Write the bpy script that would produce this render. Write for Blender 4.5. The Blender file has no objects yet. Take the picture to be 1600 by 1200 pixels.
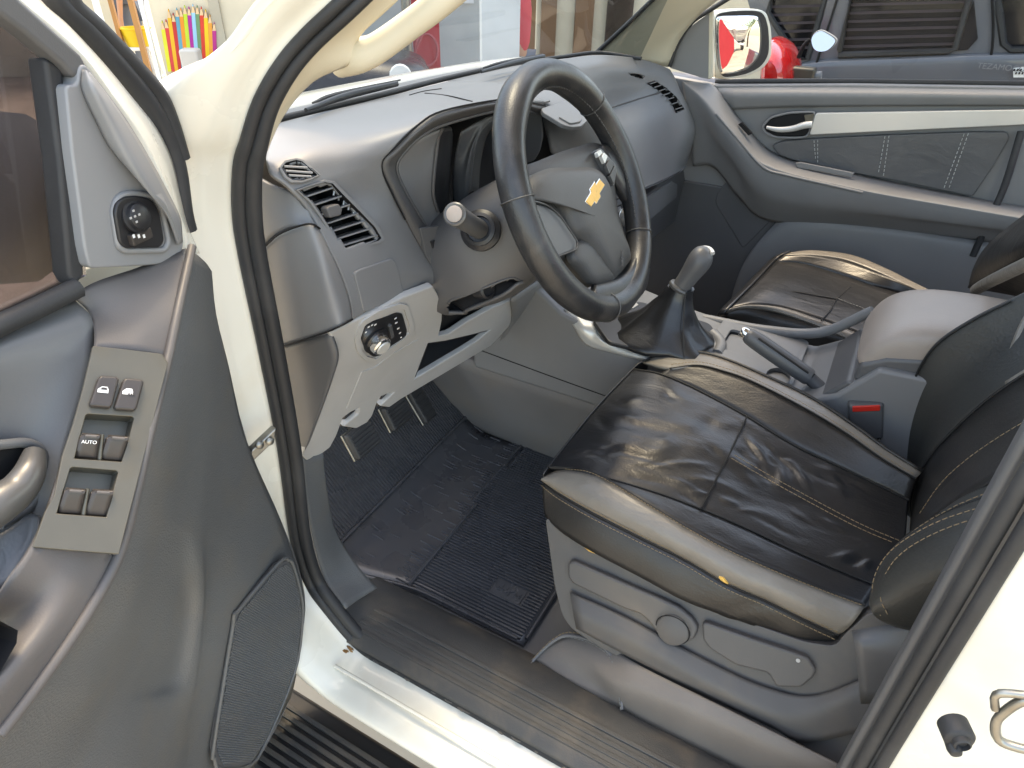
import bpy, bmesh, math, random
import numpy as np
from mathutils import Vector, Matrix, noise
from mathutils.geometry import tessellate_polygon
random.seed(7)
PI = math.pi
sc = bpy.context.scene
# ------------------------------------------------------------------ camera
F, PITCH, AZ, ROLL = 1050.0, 33.3, 61.4, 1.2
CAM = np.array([-1.27, -.39, 1.09])
_a, _p, _r = (math.radians(q) for q in (AZ, PITCH, ROLL))
_h = np.array([math.sin(_a), math.cos(_a), 0]); _r0 = np.array([math.cos(_a), -math.sin(_a), 0]); _z = np.array([0, 0, 1.])
VD = _h*math.cos(_p) - _z*math.sin(_p); _u0 = _h*math.sin(_p) + _z*math.cos(_p)
RV = _r0*math.cos(_r) + _u0*math.sin(_r); UV = -_r0*math.sin(_r) + _u0*math.cos(_r)
cd = bpy.data.cameras.new('camera'); cam = bpy.data.objects.new('camera', cd); sc.collection.objects.link(cam)
cam.matrix_world = Matrix(((RV[0], UV[0], -VD[0], CAM[0]), (RV[1], UV[1], -VD[1], CAM[1]), (RV[2], UV[2], -VD[2], CAM[2]), (0, 0, 0, 1)))
cd.sensor_fit = 'HORIZONTAL'; cd.sensor_width = 36; cd.lens = F*36/1600
cd.clip_start = .02; cd.clip_end = 600
cd.dof.use_dof = False
sc.camera = cam
# ------------------------------------------------------------------ daylight
SUN_EL, SUN_AZ = 70.0, 50.0          # azimuth clockwise from the truck's nose (+y)
w = bpy.data.worlds.new('World'); sc.world = w; w.use_nodes = True
nt = w.node_tree; bg = nt.nodes['Background']
sky = nt.nodes.new('ShaderNodeTexSky'); sky.sky_type = 'NISHITA'; sky.sun_disc = False
sky.sun_elevation = math.radians(SUN_EL); sky.sun_rotation = math.radians(SUN_AZ)
sky.air_density = .9; sky.dust_density = 1.4; sky.ozone_density = 1.6
nt.links.new(sky.outputs[0], bg.inputs[0]); bg.inputs[1].default_value = .15
sl = bpy.data.lights.new('sun', 'SUN'); sl.energy = .5; sl.angle = math.radians(14); sl.color = (1, .95, .86)
so = bpy.data.objects.new('sun', sl); sc.collection.objects.link(so)
_e, _s = math.radians(SUN_EL), math.radians(SUN_AZ)
so.rotation_euler = Vector((math.cos(_e)*math.sin(_s), math.cos(_e)*math.cos(_s), math.sin(_e))).to_track_quat('Z', 'Y').to_euler()
so.location = (2, 4, 8)
vs = sc.view_settings; vs.view_transform = 'Standard'; vs.look = 'None'; vs.gamma = 1; vs.use_curve_mapping = False
vs.exposure = 2.72
try: vs.use_white_balance = True; vs.white_balance_temperature = 9500; vs.white_balance_tint = 9
except Exception as e: print('no wb', e)
sc.cycles.use_denoising = True
try: sc.cycles.denoiser = 'OPENIMAGEDENOISE'
except Exception: pass
sc.cycles.max_bounces = 10; sc.cycles.transparent_max_bounces = 16
sc.cycles.caustics_reflective = False; sc.cycles.caustics_refractive = False
sc.cycles.sample_clamp_indirect = 6

# ------------------------------------------------------------------ points
def V(*a): return np.array(a, float)
def ray(i, j): return VD + (i-800)/F*RV + (600-j)/F*UV
def P(i, j, pl=None, **k):
    """the point seen at photo position (i, j) that lies on a real plane of the truck"""
    d = ray(i, j)
    if pl is not None: t = np.dot(pl[0]-CAM, pl[1])/np.dot(d, pl[1])
    elif 'd' in k: t = k['d']
    else:
        ax = 'xyz'.index(list(k)[0]); t = (list(k.values())[0]-CAM[ax])/d[ax]
    return CAM + t*d
def plane3(a, b, c):
    n = np.cross(np.array(b)-a, np.array(c)-a); n /= np.linalg.norm(n)
    if np.dot(CAM-a, n) < 0: n = -n
    return (np.array(a, float), n)
def sh(pl, d): return (pl[0]+pl[1]*d, pl[1])
def on(pl, pts): return [P(i, j, pl) for i, j in pts]
def px(pts, **k): return [P(i, j, **k) for i, j in pts]
def zm(x0, y0, s, pts): return [(x0+a/s, y0+b/s) for a, b in pts]

# ------------------------------------------------------------------ objects
COL = sc.collection
OFF = {}
def thing(name, label, cat, loc=(0, 0, 0), group=None):
    o = bpy.data.objects.new(name, None); COL.objects.link(o); o.location = loc; o.empty_display_size = .1
    o['label'] = label; o['category'] = cat
    if group: o['group'] = group
    OFF[o.name] = np.array(loc, float); return o
def tag(o, label=None, cat=None, group=None, kind=None):
    if label: o['label'] = label
    if cat: o['category'] = cat
    if group: o['group'] = group
    if kind: o['kind'] = kind
    return o
def mk(name, verts, faces, mat, parent=None, smooth=True):
    o3 = OFF.get(parent.name, np.zeros(3)) if parent is not None else np.zeros(3)
    me = bpy.data.meshes.new(name)
    me.from_pydata([tuple(np.array(q)-o3) for q in verts], [], [tuple(f) for f in faces]); me.update()
    if smooth: me.polygons.foreach_set('use_smooth', [True]*len(me.polygons))
    if mat is not None: me.materials.append(mat)
    o = bpy.data.objects.new(name, me); COL.objects.link(o)
    if parent is not None: o.parent = parent
    OFF[o.name] = o3
    return o
def cr(pts, n=6, closed=False):
    pts = [np.array(q, float) for q in pts]; m = len(pts); out = []
    if m == 2 and not closed: return [pts[0]+(pts[1]-pts[0])*t/n for t in range(n+1)]
    g = (lambda i: pts[i % m]) if closed else (lambda i: pts[i] if 0 <= i < m else (2*pts[0]-pts[1] if i < 0 else 2*pts[-1]-pts[-2]))
    for i in range(m if closed else m-1):
        a, b, c, d = g(i-1), g(i), g(i+1), g(i+2)
        for k in range(n):
            t = k/n
            out.append(.5*((2*b)+(c-a)*t+(2*a-5*b+4*c-d)*t*t+(3*b-a-3*c+d)*t**3))
    if not closed: out.append(pts[-1])
    return out
def rnd(pts, r, seg=4):
    """round the corners of a closed outline"""
    pts = [np.array(q, float) for q in pts]; out = []; m = len(pts)
    for i in range(m):
        a, b, c = pts[i-1], pts[i], pts[(i+1) % m]
        la, lc = np.linalg.norm(a-b), np.linalg.norm(c-b)
        q = min(r, la*.45, lc*.45)
        s, e = b+(a-b)/la*q, b+(c-b)/lc*q
        for k in range(seg+1):
            t = k/seg; out.append((1-t)**2*s+2*t*(1-t)*b+t*t*e)
    return out
def surf(name, rows, mat, parent=None, nu=5, nv=5, th=.004, wob=None, flip=False):
    R = [cr(r, nu) for r in rows]; m = len(R[0])
    cols = [cr([r[j] for r in R], nv) for j in range(m)]
    k = len(cols[0]); verts = [cols[j][i] for i in range(k) for j in range(m)]
    faces = [(i*m+j, i*m+j+1, (i+1)*m+j+1, (i+1)*m+j) for i in range(k-1) for j in range(m-1)]
    s = 0
    for f in faces[::7]:
        a, b, c, d = (verts[q] for q in f); s += np.dot(np.cross(c-a, d-b), CAM-a)
    if (s < 0) != flip: faces = [f[::-1] for f in faces]
    if wob is not None: verts = [wob(q, i // m/(k-1), (i % m)/(m-1)) for i, q in enumerate(verts)]
    o = mk(name, verts, faces, mat, parent)
    if th:
        md = o.modifiers.new('thick', 'SOLIDIFY'); md.thickness = th; md.offset = -1
    return o
def plate(name, pts, mat, parent=None, th=.006, bev=.0015, seg=2, holes=(), towards=None, smooth=True):
    pts = [np.array(q, float) for q in pts]
    n = np.zeros(3)
    for a, b in zip(pts, pts[1:]+pts[:1]): n += np.cross(a, b)
    n = sum((np.cross(pts[i]-pts[0], pts[i+1]-pts[0]) for i in range(1, len(pts)-1)), np.zeros(3)); n /= np.linalg.norm(n)
    if np.dot((CAM if towards is None else np.array(towards))-pts[0], n) < 0: n = -n; pts = pts[::-1]
    loops = [pts]+[[np.array(q, float) for q in h] for h in holes]
    verts = []; faces = []; idx = []
    for lp in loops: idx.append(list(range(len(verts), len(verts)+len(lp)))); verts += lp
    N = len(verts); verts = verts+[q-n*th for q in verts]
    if holes:
        tris = tessellate_polygon([[Vector(q) for q in lp] for lp in loops])
        for t in tris:
            a, b, c = (verts[q] for q in t)
            if np.dot(np.cross(b-a, c-a), n) < 0: t = t[::-1]
            faces.append(tuple(t)); faces.append(tuple(q+N for q in t[::-1]))
    else:
        faces.append(tuple(idx[0])); faces.append(tuple(q+N for q in idx[0][::-1]))
    for li, ix in enumerate(idx):
        L = [verts[q] for q in ix]
        ar = sum((np.cross(L[i]-L[0], L[i+1]-L[0]) for i in range(1, len(L)-1)), np.zeros(3)) @ n
        if li > 0 and ar > 0: ix = ix[::-1]
        for a, b in zip(ix, ix[1:]+ix[:1]): faces.append((a, a+N, b+N, b))
    o = mk(name, verts, faces, mat, parent, smooth=smooth)
    if bev:
        md = o.modifiers.new('bevel', 'BEVEL'); md.width = bev; md.segments = seg; md.limit_method = 'ANGLE'; md.angle_limit = .6; md.harden_normals = True
    elif smooth: o.data.set_sharp_from_angle(angle=.6)
    return o
def dome(name, pts, mat, parent, h, th=.01, rings=5, p=.5):
    """a cushioned plate: outline raised to a soft crown of height h"""
    pts = [np.array(q, float) for q in pts]
    n = sum((np.cross(pts[i]-pts[0], pts[i+1]-pts[0]) for i in range(1, len(pts)-1)), np.zeros(3)); n /= np.linalg.norm(n)
    if np.dot(CAM-pts[0], n) < 0: n = -n; pts = pts[::-1]
    c = sum(pts)/len(pts); m = len(pts); verts = [q-n*th for q in pts]; faces = []
    for k in range(rings+1):
        t = k/rings; s = 1-t*.97
        verts += [c+(q-c)*s+n*h*(1-s**2)**p for q in pts]
    for k in range(rings+1):
        for i in range(m):
            a, b = k*m+i, k*m+(i+1) % m; faces.append((a, b, b+m, a+m))
    faces.append(tuple(range((rings+1)*m, (rings+2)*m)))
    return mk(name, verts, faces, mat, parent)
def recess(name, loop, depth, mat, parent, taper=.9, direction=None):
    loop = [np.array(q, float) for q in loop]
    n = sum((np.cross(loop[i]-loop[0], loop[i+1]-loop[0]) for i in range(1, len(loop)-1)), np.zeros(3)); n /= np.linalg.norm(n)
    if np.dot(CAM-loop[0], n) < 0: n = -n; loop = loop[::-1]
    d = -n if direction is None else np.array(direction, float)/np.linalg.norm(direction)
    c = sum(loop)/len(loop); m = len(loop)
    v = loop+[c+(q-c)*taper+d*depth for q in loop]
    f = [(i, (i+1) % m, (i+1) % m+m, i+m) for i in range(m)]+[tuple(range(m, 2*m))]
    return mk(name, v, f, mat, parent, smooth=False)
def tube(name, pts, r, mat, parent=None, n=10, sub=5, closed=False, cap=True, flat=None):
    pts = [np.array(q, float) for q in pts]
    rs = r if isinstance(r, (list, tuple)) else [r]*len(pts)
    if sub > 1:
        q = cr([np.append(a, b) for a, b in zip(pts, rs)], sub, closed)
        pts = [a[:3] for a in q]; rs = [max(a[3], 1e-4) for a in q]
    m = len(pts); verts = []; faces = []
    up = None
    for i in range(m):
        t = pts[(i+1) % m]-pts[i-1] if closed else pts[min(i+1, m-1)]-pts[max(i-1, 0)]
        t = t/(np.linalg.norm(t)+1e-12)
        if up is None:
            up = V(0, 0, 1) if abs(t[2]) < .9 else V(1, 0, 0)
        up = up-t*np.dot(up, t); up /= np.linalg.norm(up); sd = np.cross(t, up)
        for k in range(n):
            A = 2*PI*k/n; verts.append(pts[i]+rs[i]*(math.cos(A)*up*(flat or 1)+math.sin(A)*sd))
    for i in range(m if closed else m-1):
        for k in range(n):
            a, b = i*n+k, i*n+(k+1) % n; c = ((i+1) % m)*n
            faces.append((a, b, c+(k+1) % n, c+k))
    if cap and not closed: faces += [tuple(range(n))[::-1], tuple(range((m-1)*n, m*n))]
    o = mk(name, verts, faces, mat, parent); o.data.set_sharp_from_angle(angle=1.0)
    return o
def walk(pts, step):
    out = [pts[0]]; acc = 0
    for a, b in zip(pts, pts[1:]):
        L = np.linalg.norm(b-a)
        while acc+L >= step:
            t = (step-acc)/L; a = a+(b-a)*t; out.append(a); L = np.linalg.norm(b-a); acc = 0
        acc += L
    return out
def stitch(name, pts, mat, parent, ln=.005, gap=.0025, r=.0007, lift=.0006):
    path = walk(cr(pts, 12), .0008) if len(pts) > 2 else walk(cr(pts, 40), .0008)
    verts = []; faces = []; i = 0; na, ng = max(2, int(ln/.0008)), max(1, int(gap/.0008))
    while i+na < len(path):
        a, b = path[i], path[i+na]; t = (b-a)/(np.linalg.norm(b-a)+1e-9)
        tow = CAM-a; tow /= np.linalg.norm(tow); sd = np.cross(t, tow); sd /= np.linalg.norm(sd); up = np.cross(sd, t)
        k = len(verts)
        for q in (a, (a+b)/2+tow*r*.6, b):
            for s, u in ((1, 0), (0, 1), (-1, 0), (0, -1)): verts.append(q+tow*lift+sd*r*s+up*r*u)
        for z in (0, 4):
            for e in range(4): faces.append((k+z+e, k+z+(e+1) % 4, k+z+4+(e+1) % 4, k+z+4+e))
        i += na+ng
    o = mk(name, verts, faces, mat, parent, smooth=False); o['kind'] = 'stuff'
    return o
def obox(name, c, ax, half, mat, parent=None, bev=.002, seg=2):
    """box with centre c, three axes ax (orthonormal) and half sizes"""
    c = np.array(c, float); ax = [np.array(q, float)/np.linalg.norm(q) for q in ax]; v = []
    for sx in (-1, 1):
        for sy in (-1, 1):
            for sz in (-1, 1): v.append(c+ax[0]*half[0]*sx+ax[1]*half[1]*sy+ax[2]*half[2]*sz)
    f = [(0, 1, 3, 2), (4, 6, 7, 5), (0, 4, 5, 1), (2, 3, 7, 6), (0, 2, 6, 4), (1, 5, 7, 3)]
    o = mk(name, v, f, mat, parent)
    bm = bmesh.new(); bm.from_mesh(o.data); bmesh.ops.recalc_face_normals(bm, faces=bm.faces); bm.to_mesh(o.data); bm.free()
    if bev:
        md = o.modifiers.new('bevel', 'BEVEL'); md.width = bev; md.segments = seg; md.limit_method = 'ANGLE'; md.harden_normals = True
    else: o.data.polygons.foreach_set('use_smooth', [False]*6)
    return o
XYZ = (V(1, 0, 0), V(0, 1, 0), V(0, 0, 1))
def bx(name, lo, hi, mat, parent=None, bev=.003, seg=2):
    lo, hi = np.array(lo, float), np.array(hi, float)
    return obox(name, (lo+hi)/2, XYZ, (hi-lo)/2, mat, parent, bev, seg)
def disc(name, c, axis, prof, mat, parent=None, n=24):
    """lathe: prof = [(radius, height along axis)]"""
    c = np.array(c, float); axis = np.array(axis, float)/np.linalg.norm(axis)
    e = np.cross(axis, V(0, 0, 1) if abs(axis[2]) < .9 else V(1, 0, 0)); e /= np.linalg.norm(e); g = np.cross(axis, e)
    v = []; f = []
    for r, h in prof:
        for k in range(n): A = 2*PI*k/n; v.append(c+axis*h+r*(math.cos(A)*e+math.sin(A)*g))
    for i in range(len(prof)-1):
        for k in range(n): f.append((i*n+k, i*n+(k+1) % n, (i+1)*n+(k+1) % n, (i+1)*n+k))
    f.append(tuple(range(n))[::-1]); f.append(tuple(range((len(prof)-1)*n, len(prof)*n)))
    o = mk(name, v, f, mat, parent); o.data.set_sharp_from_angle(angle=.7)
    return o
def loft(name, secs, mat, parent=None, sub=4, cap=True, wob=None, closed=True):
    """skin closed cross-sections (same number of points each)"""
    m = len(secs[0]); cols = [cr([s[j] for s in secs], sub) for j in range(m)]; k = len(cols[0])
    v = [cols[j][i] for i in range(k) for j in range(m)]
    if wob: v = [wob(q, i // m/(k-1), (i % m)/m) for i, q in enumerate(v)]
    f = [(i*m+j, i*m+(j+1) % m, (i+1)*m+(j+1) % m, (i+1)*m+j) for i in range(k-1) for j in range(m)]
    if cap: f += [tuple(range(m))[::-1], tuple(range((k-1)*m, k*m))]
    o = mk(name, v, f, mat, parent)
    bm = bmesh.new(); bm.from_mesh(o.data); bmesh.ops.recalc_face_normals(bm, faces=bm.faces); bm.to_mesh(o.data); bm.free()
    o.data.set_sharp_from_angle(angle=1.0)
    return o
def sub(o, k=1):
    md = o.modifiers.new('smooth', 'SUBSURF'); md.levels = k; md.render_levels = k; return o
def text(name, s, c, right, up, h, mat, parent, depth=.0004):
    cu = bpy.data.curves.new(name, 'FONT'); cu.body = s; cu.size = h*1.4; cu.align_x = 'CENTER'; cu.align_y = 'CENTER'; cu.extrude = depth
    cu.materials.append(mat); o = bpy.data.objects.new(name, cu); COL.objects.link(o)
    o3 = OFF.get(parent.name, np.zeros(3)); r = np.array(right)/np.linalg.norm(right); u = np.array(up)-r*np.dot(up, r); u /= np.linalg.norm(u); n = np.cross(r, u)
    o.parent = parent; c = np.array(c)-o3
    mw = Matrix(((r[0], u[0], n[0], c[0]), (r[1], u[1], n[1], c[1]), (r[2], u[2], n[2], c[2]), (0, 0, 0, 1)))
    bpy.context.view_layer.update()
    me = bpy.data.meshes.new_from_object(o.evaluated_get(bpy.context.evaluated_depsgraph_get())); bpy.data.objects.remove(o)
    me.transform(mw); m2 = bpy.data.objects.new(name, me); COL.objects.link(m2); m2.parent = parent; OFF[m2.name] = o3
    return m2
from mathutils.bvhtree import BVHTree
_BV = {}
def hit(o, i, j, lift=0.0):
    """point of an already built surface at photo position (i, j)"""
    o3 = OFF[o.name]
    if o.name not in _BV: _BV[o.name] = BVHTree.FromPolygons([Vector(np.array(q.co)+o3) for q in o.data.vertices], [tuple(f.vertices) for f in o.data.polygons])
    d = ray(i, j); d = d/np.linalg.norm(d)
    h, n, _, _ = _BV[o.name].ray_cast(Vector(CAM), Vector(d))
    if h is None: print('NO HIT', o.name, i, j); return P(i, j, d=1.0)
    n = np.array(n); n = n if np.dot(n, -d) > 0 else -n
    return np.array(h)+n*lift
def hits(o, L, lift=0.0): return [hit(o, i, j, lift) for i, j in L]
def hplane(o, a, b, c, lift=0.0): return sh(plane3(hit(o, *a), hit(o, *b), hit(o, *c)), lift)
def topx(q):
    d = np.array(q)-CAM; t = d @ VD; return 800+F*(d @ RV)/t, 600-F*(d @ UV)/t
def inside(x, y, poly):
    c = False
    for (x1, y1), (x2, y2) in zip(poly, poly[1:]+poly[:1]):
        if (y1 > y) != (y2 > y) and x < (x2-x1)*(y-y1)/(y2-y1)+x1: c = not c
    return c
def cut(o, poly):
    """open a hole in a surface where a recess goes"""
    bm = bmesh.new(); bm.from_mesh(o.data); o3 = OFF[o.name]
    k = [f for f in bm.faces if inside(*topx(np.array(f.calc_center_median())+o3), poly)]
    bmesh.ops.delete(bm, geom=k, context='FACES'); bm.to_mesh(o.data); bm.free()

# ------------------------------------------------------------------ materials
def mat(name, col, rough=.5, spec=.5, metal=0, grain=0, gscale=900, gstr=.15, var=.0, vscale=6, coat=0, dirt=None, dscale=9, wrinkle=0, sheen=0):
    m = bpy.data.materials.new(name); m.use_nodes = True; nt = m.node_tree; b = nt.nodes['Principled BSDF']
    b.inputs['Base Color'].default_value = (*col, 1); b.inputs['Roughness'].default_value = rough
    b.inputs['Specular IOR Level'].default_value = spec; b.inputs['Metallic'].default_value = metal
    if coat: b.inputs['Coat Weight'].default_value = coat; b.inputs['Coat Roughness'].default_value = .06
    tc = nt.nodes.new('ShaderNodeTexCoord')
    def noise_(s, det=4, dist=0):
        n = nt.nodes.new('ShaderNodeTexNoise'); n.inputs['Scale'].default_value = s; n.inputs['Detail'].default_value = det
        n.inputs['Distortion'].default_value = dist; nt.links.new(tc.outputs['Object'], n.inputs['Vector']); return n
    base = None
    if var or dirt:
        n = noise_(vscale, 6); rp = nt.nodes.new('ShaderNodeValToRGB')
        rp.color_ramp.elements[0].position = .3; rp.color_ramp.elements[1].position = .7
        rp.color_ramp.elements[0].color = (*[c*(1-var) for c in col], 1); rp.color_ramp.elements[1].color = (*[min(1, c*(1+var)) for c in col], 1)
        nt.links.new(n.outputs['Fac'], rp.inputs[0]); base = rp.outputs[0]
        if dirt:
            n2 = noise_(dscale, 8, .4); r2 = nt.nodes.new('ShaderNodeMapRange'); r2.inputs[1].default_value = .5; r2.inputs[2].default_value = .78
            r2.inputs[3].default_value = 0; r2.inputs[4].default_value = dirt[3]
            nt.links.new(n2.outputs['Fac'], r2.inputs[0])
            mx = nt.nodes.new('ShaderNodeMix'); mx.data_type = 'RGBA'; mx.inputs[7].default_value = (*dirt[:3], 1)
            nt.links.new(r2.outputs[0], mx.inputs[0]); nt.links.new(base, mx.inputs[6]); base = mx.outputs[2]
        nt.links.new(base, b.inputs['Base Color'])
        rr = nt.nodes.new('ShaderNodeMapRange'); rr.inputs[3].default_value = max(.02, rough-.07); rr.inputs[4].default_value = min(1, rough+.09)
        nt.links.new(n.outputs['Fac'], rr.inputs[0]); nt.links.new(rr.outputs[0], b.inputs['Roughness'])
    nrm = None
    if wrinkle:
        n = noise_(14, 5, 1.4); mp = nt.nodes.new('ShaderNodeMapping'); mp.inputs['Scale'].default_value = (2.2, .7, 1)
        nt.links.new(tc.outputs['Object'], mp.inputs[0]); nt.links.new(mp.outputs[0], n.inputs['Vector'])
        bp = nt.nodes.new('ShaderNodeBump'); bp.inputs['Strength'].default_value = wrinkle; bp.inputs['Distance'].default_value = .012
        nt.links.new(n.outputs['Fac'], bp.inputs['Height']); nrm = bp
    if grain:
        v = nt.nodes.new('ShaderNodeTexVoronoi'); v.inputs['Scale'].default_value = gscale; nt.links.new(tc.outputs['Object'], v.inputs['Vector'])
        bp = nt.nodes.new('ShaderNodeBump'); bp.inputs['Strength'].default_value = gstr; bp.inputs['Distance'].default_value = .0006
        nt.links.new(v.outputs['Distance'], bp.inputs['Height'])
        if nrm: nt.links.new(nrm.outputs[0], bp.inputs['Normal'])
        nrm = bp
    if nrm: nt.links.new(nrm.outputs[0], b.inputs['Normal'])
    return m
DUST = (.22, .17, .12)
M = dict(
    dash=mat('dash_plastic', (.175, .177, .18), .46, .6, grain=1, gscale=700, gstr=.12, var=.06),
    dark=mat('dark_plastic', (.095, .096, .099), .42, .5, grain=1, gscale=800, gstr=.12, var=.08),
    darker=mat('black_plastic', (.018, .018, .02), .4, .5, var=.1),
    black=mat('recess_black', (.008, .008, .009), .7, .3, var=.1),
    column=mat('column_plastic', (.088, .086, .087), .47, .5, grain=1, gscale=700, gstr=.1, var=.06),
    trim=mat('light_grey_trim', (.42, .413, .402), .45, .5, grain=1, gscale=900, gstr=.08, var=.04, dirt=(.22, .19, .16, .25)),
    beige=mat('beige_pillar_trim', (.62, .57, .45), .6, .4, grain=1, gscale=600, gstr=.08, var=.03),
    door=mat('door_plastic', (.108, .112, .113), .5, .5, grain=1, gscale=520, gstr=.55, var=.08, dirt=(.16, .13, .09, .3), dscale=14),
    doorsoft=mat('door_soft_panel', (.125, .129, .132), .42, .5, grain=1, gscale=500, gstr=.1, var=.05),
    sail=mat('mirror_sail_plastic', (.24, .244, .25), .4, .5, var=.04),
    armpl=mat('armrest_plastic', (.105, .097, .093), .48, .5, grain=1, gscale=700, gstr=.12, var=.06),
    bezel=mat('switch_bezel', (.112, .102, .08), .38, .6, metal=.35, var=.1, vscale=20, dirt=(.13, .1, .06, .5), dscale=25),
    button=mat('switch_button', (.05, .042, .038), .4, .5, var=.1, vscale=40),
    white=mat('white_paint', (.80, .78, .69), .25, .5, var=.015, coat=.5, dirt=(.55, .42, .25, .35), dscale=7),
    rubber=mat('black_rubber', (.03, .031, .033), .55, .4, grain=1, gscale=300, gstr=.15, var=.15, dirt=(.1, .1, .1, .3)),
    sill=mat('sill_plastic', (.06, .059, .058), .5, .45, grain=1, gscale=500, gstr=.5, var=.12, dirt=(*DUST, .6), dscale=9),
    mat=mat('floor_mat_rubber', (.066, .068, .076), .27, .6, var=.10, vscale=12, dirt=(.12, .1, .09, .08), dscale=30),
    vinyl=mat('floor_vinyl', (.16, .155, .155), .5, .4, grain=1, gscale=420, gstr=.2, var=.08, dirt=(*DUST, .3), dscale=8),
    rearvinyl=mat('floor_vinyl_worn', (.165, .145, .13), .5, .45, grain=1, gscale=420, gstr=.2, var=.1, vscale=10),
    leather=mat('black_leather', (.012, .0126, .0145), .34, .6, grain=1, gscale=330, gstr=.22, var=.12, vscale=10, wrinkle=.11, dirt=(.028, .0285, .031, .3), dscale=12),
    leather2=mat('black_leather_side', (.02, .0185, .0175), .40, .55, grain=1, gscale=300, gstr=.3, var=.12, vscale=10, wrinkle=.10, dirt=(.05, .042, .034, .3), dscale=12),
    tan=mat('bronze_leather', (.195, .175, .15), .38, .6, grain=1, gscale=300, gstr=.25, var=.1, vscale=12, wrinkle=.22, dirt=(.12, .1, .08, .4), dscale=16),
    backrest=mat('backrest_leather', (.034, .034, .031), .5, .5, grain=1, gscale=260, gstr=.4, var=.1, wrinkle=.1),
    seatpl=mat('seat_side_plastic', (.084, .08, .078), .5, .5, grain=1, gscale=700, gstr=.15, var=.08, dirt=(*DUST, .4), dscale=7),
    thread=mat('tan_thread', (.26, .19, .115), .7, .3),
    thread3=mat('pale_thread', (.5, .5, .48), .7, .3),
    thread2=mat('grey_thread', (.2, .2, .19), .7, .3),
    rim=mat('wheel_leather', (.022, .022, .023), .36, .6, grain=1, gscale=420, gstr=.3, var=.2, vscale=25, dirt=(.09, .08, .07, .45), dscale=30),
    hub=mat('wheel_hub_plastic', (.066, .065, .064), .48, .5, grain=1, gscale=700, gstr=.35, var=.06),
    silver=mat('satin_silver', (.62, .61, .58), .32, .6, metal=.3, var=.03),
    chrome=mat('chrome', (.85, .84, .82), .12, .5, metal=1),
    steel=mat('dull_steel', (.32, .31, .28), .35, .5, metal=.9, var=.2, vscale=60),
    gold=mat('gold_emblem', (.75, .42, .1), .3, .6, metal=.3, var=.08, vscale=200),
    glow=mat('pale_print', (.8, .8, .78), .5),
    red=mat('red_plastic', (.62, .03, .02), .35, .5),
    foam=mat('yellow_foam', (.75, .45, .12), .9, .2, var=.2, vscale=200),
    armtop=mat('armrest_vinyl', (.34, .285, .245), .45, .5, grain=1, gscale=420, gstr=.25, var=.06, vscale=14),
    insert=mat('door_leather', (.10, .102, .106), .4, .5, grain=1, gscale=300, gstr=.3, wrinkle=.2, var=.1),
    pdoor=mat('passenger_door_plastic', (.205, .206, .208), .48, .5, grain=1, gscale=650, gstr=.15, var=.06),
    headliner=mat('headliner', (.5, .5, .49), .9, .2, var=.04),
    handle=mat('handle_grey', (.09, .088, .084), .34, .6, metal=.15, var=.05),
    carpet=mat('carpet', (.03, .03, .032), .9, .2, grain=1, gscale=250, gstr=.6, var=.2),
)
def glass(name, tint, refl=1.0, rough=.0, ior=1.45):
    m = bpy.data.materials.new(name); m.use_nodes = True; nt = m.node_tree
    for n in list(nt.nodes): nt.nodes.remove(n)
    o = nt.nodes.new('ShaderNodeOutputMaterial'); t = nt.nodes.new('ShaderNodeBsdfTransparent'); g = nt.nodes.new('ShaderNodeBsdfGlossy')
    t.inputs[0].default_value = (*tint, 1); g.inputs[0].default_value = (refl, refl, refl, 1); g.inputs['Roughness'].default_value = rough
    f = nt.nodes.new('ShaderNodeFresnel'); f.inputs[0].default_value = ior; mx = nt.nodes.new('ShaderNodeMixShader')
    nt.links.new(f.outputs[0], mx.inputs[0]); nt.links.new(t.outputs[0], mx.inputs[1]); nt.links.new(g.outputs[0], mx.inputs[2]); nt.links.new(mx.outputs[0], o.inputs[0])
    return m
M['windshield'] = glass('windshield_glass', (.52, .575, .61), 1, 0, 1.3)
M['tint'] = glass('tinted_glass', (.38, .355, .375), 1, .01, 1.45)
M['clear'] = glass('side_glass', (.82, .84, .84), .8, 0, 1.15)
# ================================================================== the truck
TRUCK = thing('pickup_truck', 'white pickup truck seen through its open driver door, black and bronze leather cabin', 'pickup truck', (0, 0, -.62))
# ------------------------------------------------------------------ door opening, white body
SEAL = [P(i, j, x=x) for i, j, x in [(640, -95, -.665), (546, 0, -.70), (482, 60, -.715), (443, 107, -.727), (412, 163, -.735), (393, 225, -.74), (384, 262, -.74),
        (383, 330, -.74), (392, 400, -.74), (420, 540, -.74), (449, 697, -.74), (464, 820, -.74), (474, 868, -.74), (489, 908, -.74), (508, 938, -.745)]]
SEAL += [V(-.742, .19, .045), V(-.742, .10, .04), V(-.742, -.10, .04), V(-.742, -.38, .04), V(-.742, -.50, .06), V(-.74, -.548, .13), V(-.74, -.557, .25), V(-.74, -.557, .45), V(-.74, -.557, .80), V(-.72, -.562, 1.0)]
ctr = V(-.74, -.14, .6)
prof_up = [(0, 0), (.010, -.006), (.016, -.012), (.024, -.028), (.034, -.038), (.040, -.04), (.038, -.01)]
prof_pil = [(0, 0), (.012, -.008), (.02, -.03), (.03, -.055), (.055, -.09), (.09, -.12), (.15, -.15)]
prof_sill = [(0, 0), (.004, -.012), (.008, -.03), (.010, -.062), (.014, -.088), (.026, -.1), (.055, -.085)]
prof_b = [(0, 0), (.014, -.006), (.05, -.02), (.10, -.045), (.14, -.075), (.19, -.1), (.24, -.1)]
grid = []
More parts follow.
